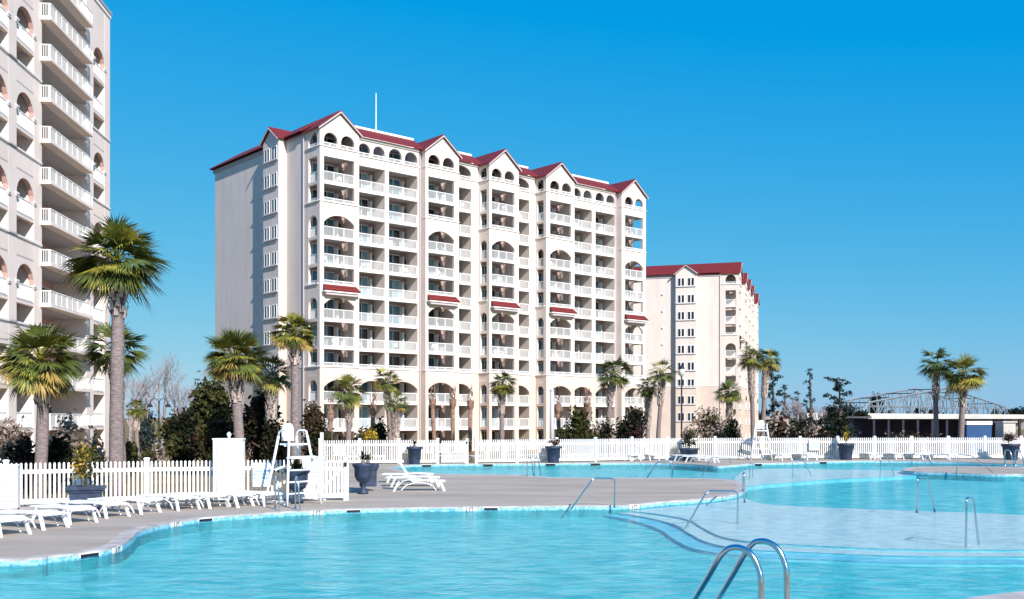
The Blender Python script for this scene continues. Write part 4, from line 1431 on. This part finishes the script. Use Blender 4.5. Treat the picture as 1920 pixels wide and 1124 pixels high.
# along the far fence
GF = 'white loungers along the far fence'
far = [(668, 868, 25, 'leftmost far lounger, behind the big urn plant'), (712, 868, 20, 'far lounger just left of the blue pot with a spiky plant'), (818, 868, -25, 'far lounger just right of the blue pot with a spiky plant'),
       (862, 868, -30, 'far lounger in front of the far gate'), (978, 866, 20, 'far lounger behind the twin pool ladder rails, left one'), (1018, 866, 18, 'far lounger touching the middle blue pot, left of it'),
       (1068, 865.5, 22, 'first far lounger right of the middle blue pot'), (1098, 865, 20, 'second far lounger right of the middle blue pot'), (1130, 865, 22, 'third far lounger right of the middle blue pot'),
       (1162, 864.5, 20, 'fourth far lounger right of the middle blue pot'), (1192, 864.5, 22, 'fifth far lounger right of the middle blue pot'), (1228, 864, 30, 'sixth far lounger right of the middle blue pot'),
       (1318, 866, 45, 'far lounger just right of the dark low planter'), (1345, 868, 60, 'far lounger on the jutting deck left of the far lifeguard chair'), (1476, 864, 20, 'far lounger left of the small far notice'),
       (1523, 863.5, 20, 'far lounger directly under the small far notice'), (1640, 862, 30, 'first far lounger right of the tapered pot'), (1688, 862, 30, 'second far lounger right of the tapered pot'),
       (1738, 862.5, 30, 'third far lounger right of the tapered pot'), (1788, 863, 30, 'fourth far lounger right of the tapered pot')]
for px, py, a, lb in far:
    dup(proto, P(px, py), R(a), lb, GF)


# ------------------------------------------------------------------ planters
def tuft(mb, rnd, c, n, L, w, mi=0, el=(10, 80)):
    for i in range(n):
        a = rnd.uniform(0, 6.28); e = R(rnd.uniform(*el))
        d = Vector((math.cos(a) * math.cos(e), math.sin(a) * math.cos(e), math.sin(e)))
        t = Vector((-math.sin(a), math.cos(a), 0)) * w
        l = L * rnd.uniform(.7, 1.1)
        m_ = Vector(c) + d * l * .6; e_ = Vector(c) + d * l + Vector((0, 0, -.25 * l))
        mb.face([Vector(c) - t, Vector(c) + t, m_ + t, m_ - t], mi); mb.face([m_ - t, m_ + t, e_], mi)


def planter(label, pos, kind, w, h, plant, ph, seed, pw=.3, sx=1.0, rz=0):
    rnd = random.Random(seed)
    root = thing('planter', label, 'planter', tuple(pos), rz)
    r = w / 2
    if kind == 'pot':
        prof = [(0, 0), (r * .66, 0), (r * .68, h * .04), (r * .88, h * .86), (r, h * .88), (r, h), (r * .86, h), (r * .84, h * .93), (0, h * .93)]
        seg = 24
    elif kind == 'square':
        prof = [(0, 0), (r * .78, 0), (r * .80, h * .7), (r * .90, h * .74), (r * .90, h * .80), (r, h * .86), (r, h), (r * .86, h), (r * .85, h * .92), (0, h * .92)]
        seg = 4
    else:   # urn on a foot
        prof = [(0, 0), (r * .48, 0), (r * .48, h * .07), (r * .28, h * .14), (r * .2, h * .28), (r * .3, h * .36), (r * .62, h * .44), (r * .80, h * .58), (r * .82, h * .84), (r, h * .92), (r, h), (r * .84, h), (r * .8, h * .92), (0, h * .92)]
        seg = 28
    b = MB(); b.lathe(prof, seg, sx=sx)
    if kind == 'square':
        b = MB(); b.lathe([(q * 1.414, z) for q, z in prof], 4)
        ca, sa = math.cos(R(45)), math.sin(R(45))
        b.v = [((x * ca - y * sa) * sx, (x * sa + y * ca) * .75, z) for x, y, z in b.v]
    b.build('pot', M['pot'], root, smooth=(kind != 'square'))
    z0 = h * .93
    if plant == 'cycad':
        t = MB(); t.lathe([(.0, 0), (.07, 0), (.08, .1), (.05, .2), (0, .22)], 10, (0, 0, z0)); t.build('stem', M['trunk'], root)
        f_ = MB(); tuft(f_, rnd, (0, 0, z0 + .2), 60, ph, .012, 0, (0, 75)); f_.build('plant', [M['leafdark']], root)
    else:
        t = MB()
        for i in range(5):
            d = Vector((rnd.uniform(-.25, .25), rnd.uniform(-.25, .25), 1)).normalized()
            limbs(t, rnd, Vector((rnd.uniform(-.1, .1), rnd.uniform(-.1, .1), z0)), d, ph * .4, .012, 2, spread=.5, n=4)
        t.build('stem', M['bark'], root)
        ms = {'gold': ['leafgold', 'leafolive'], 'maroon': ['leafmaroon', 'leafpink'], 'green': ['leafolive', 'leafdark']}[plant]
        f_ = MB(); foliage(f_, rnd, (0, 0, z0 + ph * .6), pw, pw * .8, ph * .5, 900, .035 + ph * .02, [0, 1], 9); f_.build('plant', [M[m] for m in ms], root)
    return root


planter('long blue-grey trough with feathery gold shrub by the near fence', (X(170, 28.6), 28.3, 0), 'square', 1.0, .62, 'gold', 1.25, 1, .42, 1.0, R(16))
planter('big blue-grey urn on a foot beside the near gate', (X(681, 33.6), 33.6, 0), 'urn', .72, 1.02, 'cycad', .42, 2)
planter('wide low blue-grey square planter just behind the big urn', (X(690, 35.0), 35.0, .16), 'square', .74, .78, 'cycad', .3, 12, rz=R(10))
planter('dark urn on a foot standing behind the lifeguard chair', (X(557, 29.9), 29.9, 0), 'urn', .78, 1.02, 'green', .35, 3, .15)
planter('round blue pot with small spiky plant near the far gate', (X(779, 55.5), 54.9, 0), 'pot', .88, .95, 'cycad', .4, 4)
planter('round blue pot with reddish flowers, middle of the far fence', (X(1037, 57), 56.6, 0), 'pot', .92, .93, 'maroon', .5, 5, .38)
planter('wide dark planter with grey shrub where the far fence bends', (X(1290, 60), 59.7, 0), 'pot', 1.2, .72, 'green', 1.1, 6, .55)
planter('tapered round blue pot with upright golden shrub, far fence', (X(1586, 60.6), 60.6, 0), 'pot', 1.02, .98, 'gold', 1.1, 7, .30)
planter('round dark pot with red-leaved shrub behind the right ladder', (X(1895, 60.6), 60.6, 0), 'pot', 1.1, .95, 'maroon', .9, 8, .55)
# golden shrub standing behind the far fence, left
shrub('golden_shrub', 'rounded golden shrub behind the far fence, above the big urn', 'shrub', 691, 800, 17, 57.5, ['leafgold', 'leafolive'], 77, 1500, .09)


# ------------------------------------------------------------------ lifeguard chairs
def lifeguard(label, x, y, rz, s=1.0):
    root = thing('lifeguard_chair', label, 'lifeguard chair', (x, y, 0), rz)
    root.scale = (s, s, s)
    corners = [(-.62, -.5), (.62, -.5), (.62, .55), (-.62, .55)]
    tops = [(-.33, -.22), (.33, -.22), (.33, .28), (-.33, .28)]
    for (a, b_), (c, d) in zip(corners, tops):
        m_ = MB(); m_.tube([(a, b_, 0), ((a + c * 1.6) / 2.6, (b_ + d * 1.6) / 2.6, 1.2), (c, d, 2.0)], .038, 8); m_.build('leg', M['plastic'], root, True)
    # hoop arms
    for sx in (-1, 1):
        m_ = MB(); m_.tube([(sx * .33, -.22, 2.0), (sx * .33, -.18, 2.13), (sx * .33, -.08, 2.17), (sx * .33, .14, 2.17), (sx * .33, .25, 2.12), (sx * .33, .28, 2.0)], .03, 8)
        m_.build('armrest', M['plastic'], root, True)
    m_ = MB(); m_.box(-.30, .30, -.26, .26, 1.74, 1.79); m_.box(-.33, .33, -.03, .03, 1.70, 1.739); m_.build('seat', M['plastic'], root)
    m_ = MB()
    pr = [(-.20, 1.86), (.20, 1.86), (.20, 2.20), (.16, 2.32), (.08, 2.38), (-.08, 2.38), (-.16, 2.32), (-.20, 2.20)]
    m_.prism([(x_, .25, z_) for x_, z_ in pr], (0, .06, 0)); m_.build('backrest', M['plastic'], root)
    m_ = MB(); m_.box(-.46, .46, -.52, -.26, 1.36, 1.40)
    for k in range(7): m_.box(-.43 + k * .13, -.38 + k * .13, -.50, -.28, 1.401, 1.425)
    m_.build('foot_platform', M['plastic'], root)
    for k, z in enumerate((.35, .68, 1.02)):
        t = z / 2.0
        w_ = .60 - .26 * t
        m_ = MB(); m_.tube([(-w_, -.49 + .27 * t, z), (w_, -.49 + .27 * t, z)], .024, 6); m_.build('rung', M['plastic'], root)
    for sx in (-1, 1):
        m_ = MB(); m_.tube([(sx * .60, -.48, .12), (sx * .60, .53, .12)], .028, 6); m_.build('base_rail', M['plastic'], root)
    return root


lifeguard('tall white lifeguard chair beside the near gate', X(560, 30.3), 29.6, R(50))
lifeguard('small-looking white lifeguard chair on the far deck', X(1421, 61), 60.2, R(-12), 1.0)


# ------------------------------------------------------------------ steel rails
def bez(pts, r=.12, k=5):
    """round the corners of a polyline"""
    out = [Vector(pts[0])]
    for i in range(1, len(pts) - 1):
        p = Vector(pts[i]); a = (Vector(pts[i - 1]) - p); b_ = (Vector(pts[i + 1]) - p)
        ra = min(r, a.length * .48); rb = min(r, b_.length * .48)
        A = p + a.normalized() * ra; B = p + b_.normalized() * rb
        for t in np.linspace(0, 1, k + 1): out.append(A * (1 - t) ** 2 + p * 2 * t * (1 - t) + B * t ** 2)
    out.append(Vector(pts[-1]))
    return out


def handrail(label, pts, r=.024, group='steel pool handrails', rad=.14, flange=True):
    """pts: world points foot, corner.., foot"""
    o = Vector(pts[0])
    root = thing('handrail', label, 'handrail', tuple(o), 0, group)
    b = MB(); b.tube([p - o for p in bez(pts, rad)], r, 10); b.build('rail', M['steel'], root, True)
    if flange:
        for p in (pts[0], pts[-1]):
            q = Vector(p) - o
            b = MB(); b.lathe([(0, .0), (.055, .0), (.05, .02), (.0, .025)], 12, tuple(q)); b.build('flange', M['steel'], root)
    return root


def rail_px(label, a, t1, t2, b_, Ya, Yb, r=.024, rad=.16, za=None, zb=None):
    """a, b_: pixel feet; t1, t2: pixels of the upper corners; Ya, Yb: distances of the two legs"""
    pa = Vector((X(a[0], Ya), Ya, Z(a[1], Ya))); pb = Vector((X(b_[0], Yb), Yb, Z(b_[1], Yb)))
    c1 = Vector((X(t1[0], Ya), Ya, Z(t1[1], Ya))); c2 = Vector((X(t2[0], Yb), Yb, Z(t2[1], Yb)))
    handrail(label, [pa, c1, c2, pb], r, rad=rad)


rail_px('bent steel handrail at the near edge of the deck tongue', (1070, 956), (1112, 897), (1153, 898), (1152, 953), 28.4, 28.9)
rail_px('steel handrail standing on the shallow shelf, nearest the pale area edge', (1278, 1003), (1326, 921), (1384, 922), (1382, 1001), 25.0, 25.6)
rail_px('steel handrail seen end-on at the tip of the deck tongue', (1396, 943), (1395, 886), (1393, 887), (1393, 922), 29.5, 31.5)
rail_px('steel handrail on the far side of the deck tongue, left of the tip', (1213, 897), (1232, 866), (1261, 866), (1260, 897), 43, 43)
rail_px('faint bright handrail arching on the far deck bulge', (1316, 893), (1334, 858), (1368, 858), (1370, 868), 45, 49, r=.02)
rail_px('pair-like steel handrail beyond the tip of the deck tongue', (1404, 912), (1407, 868), (1412, 868), (1411, 908), 44, 46)
rail_px('steel handrail on the far shelf, left one', (1486, 904), (1487, 863), (1506, 863), (1527, 904), 45, 46)
rail_px('steel handrail in the far water below the small notice', (1511, 878), (1512, 856), (1523, 856), (1530, 886), 52, 52, r=.02)
rail_px('steel handrail on the far shelf, right one', (1650, 897), (1651, 858), (1664, 858), (1678, 896), 46, 47)
rail_px('slanted steel handrail behind the left tip of the island', (1710, 880), (1710, 851), (1730, 852), (1754, 876), 54, 54)
rail_px('long slanted steel handrail on the island', (1793, 892), (1796, 853), (1822, 855), (1871, 894), 46, 46.5)
rail_px('steel handrail in the blue water above the pale shelf', (1719, 962), (1720, 895), (1739, 895), (1753, 961), 27.5, 28.5)
rail_px('steel handrail at the front edge of the pale shelf on the right', (1811, 1032), (1812, 934), (1825, 935), (1838, 1046), 21, 21.5, rad=.12)


def ladder(label, A, B, rise, fwd, r, gap, depth=.9, tread=3, group=None, rad=.22, black=True):
    """A: deck foot of first rail, fwd: unit vector towards the water, gap: vector to the second rail"""
    root = thing('pool_ladder', label, 'pool ladder', tuple(A), 0, group)
    fwd = Vector(fwd)
    for k in range(2):
        o = Vector(gap) * k
        b = MB()
        pts = [o, o + Vector((0, 0, rise * .98)) + fwd * .02, o + Vector((0, 0, rise)) + fwd * B * .42, o + fwd * B + Vector((0, 0, -depth))]
        b.tube(bez(pts, rad, 8), r, 12); b.build('rail', M['steel'], root, True)
        b = MB(); b.lathe([(0, 0), (r * 2.2, 0), (r * 2, .02), (0, .025)], 14, tuple(o)); b.build('flange', M['steel'], root)
    for i in range(tread):
        z = -.25 - i * .28
        t = (rise - z) / (rise + depth)
        p = fwd * (B * .42 + (B - B * .42) * t) + Vector((0, 0, z))
        b = MB(); b.tube([p, p + Vector(gap)], r * 1.1, 8); b.build('tread', M['black'] if black else M['steel'], root)
    return root


# near ladder: two big arches at the bottom edge
nl = thing('pool_ladder', 'large twin steel ladder rails in the foreground at the bottom edge', 'pool ladder', (X(1428, 10.4), 10.4, 0.0))
for (foot, apex, low, y0, y1) in ((1427, (1395, 1030), (1300, 1128), 10.4, 10.9), (1475, (1440, 1018), (1342, 1132), 10.9, 11.4)):
    o = Vector(nl.location)
    pr = []
    F0 = Vector((X(foot, y0), y0, 0.0))
    top = Z(apex[1], y0) + .0
    dx = lambda px: X(px, y0)
    path = [F0, Vector((F0.x, y0, top - .42)), Vector((F0.x - .015, y0 + .03, top - .22)), Vector((F0.x - .09, y0 + .08, top - .06)), Vector((F0.x - .22, y0 + .15, top)),
            Vector((F0.x - .35, y0 + .22, top - .07))]
    e = Vector((X(low[0], y1), y1, Z(low[1], y1)))
    d = (e - path[-1])
    path += [path[-1] + d * .5, e, e + d * .9]
    # smooth
    sm = [path[0]]
    for i in range(len(path) - 1):
        p0 = path[max(0, i - 1)]; p1 = path[i]; p2 = path[i + 1]; p3 = path[min(len(path) - 1, i + 2)]
        for t in np.linspace(0.2, 1, 5):
            sm.append(0.5 * ((2 * p1) + (-p0 + p2) * t + (2 * p0 - 5 * p1 + 4 * p2 - p3) * t * t + (-p0 + 3 * p1 - 3 * p2 + p3) * t ** 3))
    b = MB(); b.tube([p - o for p in sm], .032, 16); b.build('rail', M['steel'], nl, True)
    b = MB(); b.lathe([(0, 0), (.07, 0), (.065, .02), (0, .03)], 16, tuple(F0 - o)); b.build('flange', M['steel'], nl)

A = P(516, 955)
ladder('steel ladder rails at the pool edge in front of the lifeguard chair', A, .75, .92, (.42, -.9, 0), .022, (.56, .0, 0), .7, 2, rad=.2)
ladder('steel ladder rails on the far edge of the deck tongue', P(988, 893), .8, .8, (.5, .86, 0), .022, (.32, -.05, 0), .6, 2, rad=.2)
ladder('bright steel ladder rails in front of the red-leaved potted shrub', P(1884, 873), .8, .85, (.35, -.93, 0), .03, (.55, 0, 0), .6, 2, rad=.2)


# ------------------------------------------------------------------ waterline details
def edge_point(px):
    """nearest-camera pool outline point for a photo column on the main near edge"""
    best = None
    for p in pool:
        q = 960 + F * p[0] / p[1]
        if p[1] > 16.5 and p[1] < 33 and p[0] < 9:
            dd = abs(q - px)
            if best is None or dd < best[0]: best = (dd, p)
    return best[1]


def tangent(p):
    i = pool.index(p)
    a = Vector(pool[i - 1]); b_ = Vector(pool[(i + 1) % NP])
    t = (b_ - a).normalized()
    if t.x < 0: t = -t
    return t


for px, lb in ((163, 'dark skimmer slot in the curved pool edge on the left'), (384, 'dark skimmer slot in the pool edge before the tall cupboard'), (652, 'dark skimmer slot in the pool edge near the big urn'),
               (918, 'dark skimmer slot at the middle of the near pool edge')):
    p = edge_point(px); t = tangent(p)
    n_ = Vector((t.y, -t.x))
    root = thing('skimmer', lb, 'pool skimmer', (p[0] + n_.x * .02, p[1] + n_.y * .02, -.052), math.atan2(t.y, t.x), 'skimmer slots in the pool wall')
    b = MB(); b.box(-.20, .20, -.012, .03, -.03, .03); b.build('opening', M['black'], root)
    b = MB(); b.box(-.22, .22, -.010, .03, .0305, .040); b.box(-.22, -.201, -.01, .03, -.035, .030); b.box(.201, .22, -.01, .03, -.035, .030); b.build('frame', M['markerwhite'], root)
for px, txt, lb in ((222, '5 FT', 'white depth marker tiles on the curved pool edge at left'), (329, '5 FT', 'white depth marker tiles beside the skimmer before the cupboard'), (593, '5 FT', 'white depth marker tiles right of the lifeguard chair ladder'),
                    (884, '5 FT', 'white depth marker tiles left of the middle skimmer'), (1180, '4 FT', 'white depth marker tiles just right of the bent handrail')):
    p = edge_point(px); t = tangent(p)
    n_ = Vector((t.y, -t.x))
    root = thing('depth_marker', lb, 'depth marker', (p[0] + n_.x * .02, p[1] + n_.y * .02, -.06), math.atan2(t.y, t.x), 'depth marker tiles')
    b = MB(); b.box(-.20, .20, -.006, .03, -.05, .05); b.build('tile', M['markerwhite'], root)
    text_mesh(txt, .13, M['ink'], root, (0, -.0085, 0), (R(90), 0, 0), 'lettering', bold=.003)
for px, py, lb in ((802, 872, 'dark skimmer slot under the spiky blue pot, far pool edge'), (911, 870.5, 'dark skimmer slot on the far pool edge near the gate'), (1026, 869.8, 'dark skimmer slot below the middle blue pot'),
                   (1132, 869, 'dark skimmer slot on the far edge under the loungers'), (1419, 870, 'dark skimmer slot in front of the far lifeguard chair'), (1538, 867, 'dark skimmer slot on the far edge below the small notice')):
    best = min((q for q in pool if q[1] > 48), key=lambda q: abs(960 + F * q[0] / q[1] - px))
    t = tangent(best)
    root = thing('skimmer', lb, 'pool skimmer', (best[0], best[1] - .03, -.06), math.atan2(t.y, t.x), 'skimmer slots in the pool wall')
    b = MB(); b.box(-.26, .26, -.012, .03, -.06, .05); b.build('opening', M['black'], root)
    b = MB(); b.box(-.30, .30, -.010, .03, .051, .066); b.build('frame', M['markerwhite'], root)


# ------------------------------------------------------------------ lamps, poles
def lamp(label, px, ytop, Y, kind):
    x = X(px, Y); bz = gh(x, Y)
    root = thing('street_lamp', label, 'street lamp', (x, Y, bz))
    H = Z(ytop, Y) - bz
    b = MB(); b.tube([(0, 0, 0), (0, 0, .9), (0, 0, H * .92)], [.12, .075, .055], 10); b.lathe([(0, 0), (.2, 0), (.2, .12), (.12, .3), (.08, .5)], 12)
    b.build('pole', M['iron'], root)
    if kind == 'double':
        for sx in (-1, 1):
            b = MB(); b.tube(bez([(0, 0, H * .90), (sx * .1, 0, H), (sx * .62, 0, H), (sx * .75, 0, H * .93)], .25), .035, 6); b.build('arm', M['iron'], root)
            b = MB(); b.lathe([(0, .3), (.08, .28), (.22, .1), (.24, .0), (0, -.02)], 12, (sx * .75, 0, H * .93 - .3)); b.build('lamp_shade', M['iron'], root, True)
    else:
        b = MB(); b.lathe([(0, 0), (.10, 0), (.12, .06), (.24, .14), (.26, .45), (.18, .62)], 12, (0, 0, H * .92)); b.build('lantern', M['lampglass'], root, True)
        b = MB(); b.lathe([(.19, 0), (.27, .01), (.2, .12), (.06, .22), (.03, .34), (0, .36)], 12, (0, 0, H * .92 + .60)); b.build('lamp_cap', M['iron'], root, True)


lamp('dark double-armed lamp post before the bare trees', 298, 748, 85, 'double')
lamp('dark lamp post with pale lantern before the lower block', 1278, 692, 78, 'single')
root = thing('white_pole', 'pale thin pole behind the far fence before the right gabled bay', 'pole', (X(1035, 66), 66, gh(X(1035, 66), 66)))
b = MB(); b.tube([(0, 0, 0), (0, 0, 4.6)], [.17, .13], 10); b.build('shaft', M['fascia'], root, True)
b = MB(); b.lathe([(0, 0), (.16, 0), (.15, .08), (0, .14)], 10, (0, 0, 4.6)); b.build('cap', M['fascia'], root)


# ------------------------------------------------------------------ bridge
def bridge():
    A = Vector((X(1612, 235), 235, 0)); B = Vector((X(1893, 330), 330, 0))
    L = (B - A).length; d = (B - A).normalized(); rz = math.atan2(d.y, d.x)
    root = thing('truss_bridge', 'pale steel truss bridge on the horizon behind the two right palms', 'bridge', (A.x, A.y, GZ), rz)
    zd = 4.6
    n = 22
    def top(t):
        return float(np.interp(t, [0.04, 0.5, 0.96], [7.6, 12.4, 7.4]))
    for k, yy in enumerate((0, 9)):
        b = MB()
        q = .16
        pts = [(L * i / n, yy, (zd if i in (0, n) else top(i / n) + (0))) for i in range(n + 1)]
        b.tube(pts, .26, 4)
        b.tube([(0, yy, zd), (L, yy, zd)], .26, 4)
        b.tube([(L * .06, yy, zd + 2.3), (L * .94, yy, zd + 2.3)], .12, 4)
        for i in range(1, n):
            x = L * i / n
            b.tube([(x, yy, zd), pts[i]], q, 4)
            x2 = L * (i + (1 if i < n / 2 else -1)) / n
            b.tube([(x2, yy, zd) if i % 2 else (x, yy, zd), pts[i] if i % 2 else pts[i + (1 if i < n / 2 else -1)]], q, 4)
        b.build('truss', M['bridge'], root)
    b = MB()
    for i in range(1, n, 3):
        x = L * i / n; z = top(i / n)
        b = MB(); b.tube([(x, 0, z), (x, 9, z)], .12, 4); b.tube([(x, 1, z), (x, 1, z - 1.1), (x, 8, z - 1.1), (x, 8, z)], .06, 4)
        b.build('portal_frame', M['iron'], root)
    b = MB(); b.box(-30, L + 40, -.6, 9.6, zd - .9, zd - .25); b.box(-30, L + 40, -.7, -.601, zd - .95, zd + .5); b.build('deck', M['concrete'], root)
    for i in range(-1, 7):
        b = MB(); b.box(i * 24 + 2, i * 24 + 3.6, 0, 9, -3, zd - .901); b.build('pier', M['concrete'], root)


bridge()


# open pavilion with long flat white roof edge
def pavilion():
    Y = 125
    x0, x1 = X(1632, Y), X(1960, Y)
    root = thing('pavilion', 'long open shed with white roof edge and dark interior under the bridge', 'pavilion', (x0, Y, GZ))
    zt = Z(781, Y) - GZ
    L = x1 - x0
    b = MB(); b.box(0, L, -.4, 9, zt - .24, zt); b.build('roof', M['concrete'], root)
    b = MB(); b.box(0.2, L, 8.2, 8.5, 0, zt - .33); b.build('wall', M['navy'], root)
    for i in range(12):
        b = MB(); b.box(.3 + i * L / 12, .55 + i * L / 12, -.1, .15, 0, zt - .325); b.build('post', M['navy'], root)
    b = MB()
    b.box(0.2, L * .62, 7.0, 8.1, zt * .35, zt - .33); b.build('partition', M['navy'], root)
pavilion()
Yk = 118
root = thing('kiosk', 'white-topped blue kiosk right of the pale palm trunk', 'kiosk', (X(1836, Yk), Yk, GZ))
b = MB(); b.box(-1.45, 1.45, 0, 2, 0, Z(797, Yk) - GZ - .0); b.build('base', M['blue'], root)
b = MB(); b.box(-1.5, 1.5, -.1, 2.1, Z(797, Yk) - GZ + .002, Z(790, Yk) - GZ); b.build('canopy', M['trim'], root)
root = thing('kiosk', 'small white hut near the right edge under the shed roof', 'kiosk', (X(1893, Yk), Yk, GZ))
b = MB(); b.box(-.7, .7, 0, 2, 0, Z(793, Yk) - GZ); b.build('base', M['concrete'], root)
b = MB(); b.box(-.4, .1, -.02, -.002, 1.4, 2.2); b.build('window', M['darkglass'], root)
b = MB(); b.box(-.85, .85, -.15, 2.15, Z(793, Yk) - GZ + .002, Z(792, Yk) - GZ + .12); b.build('roof', M['fascia'], root)
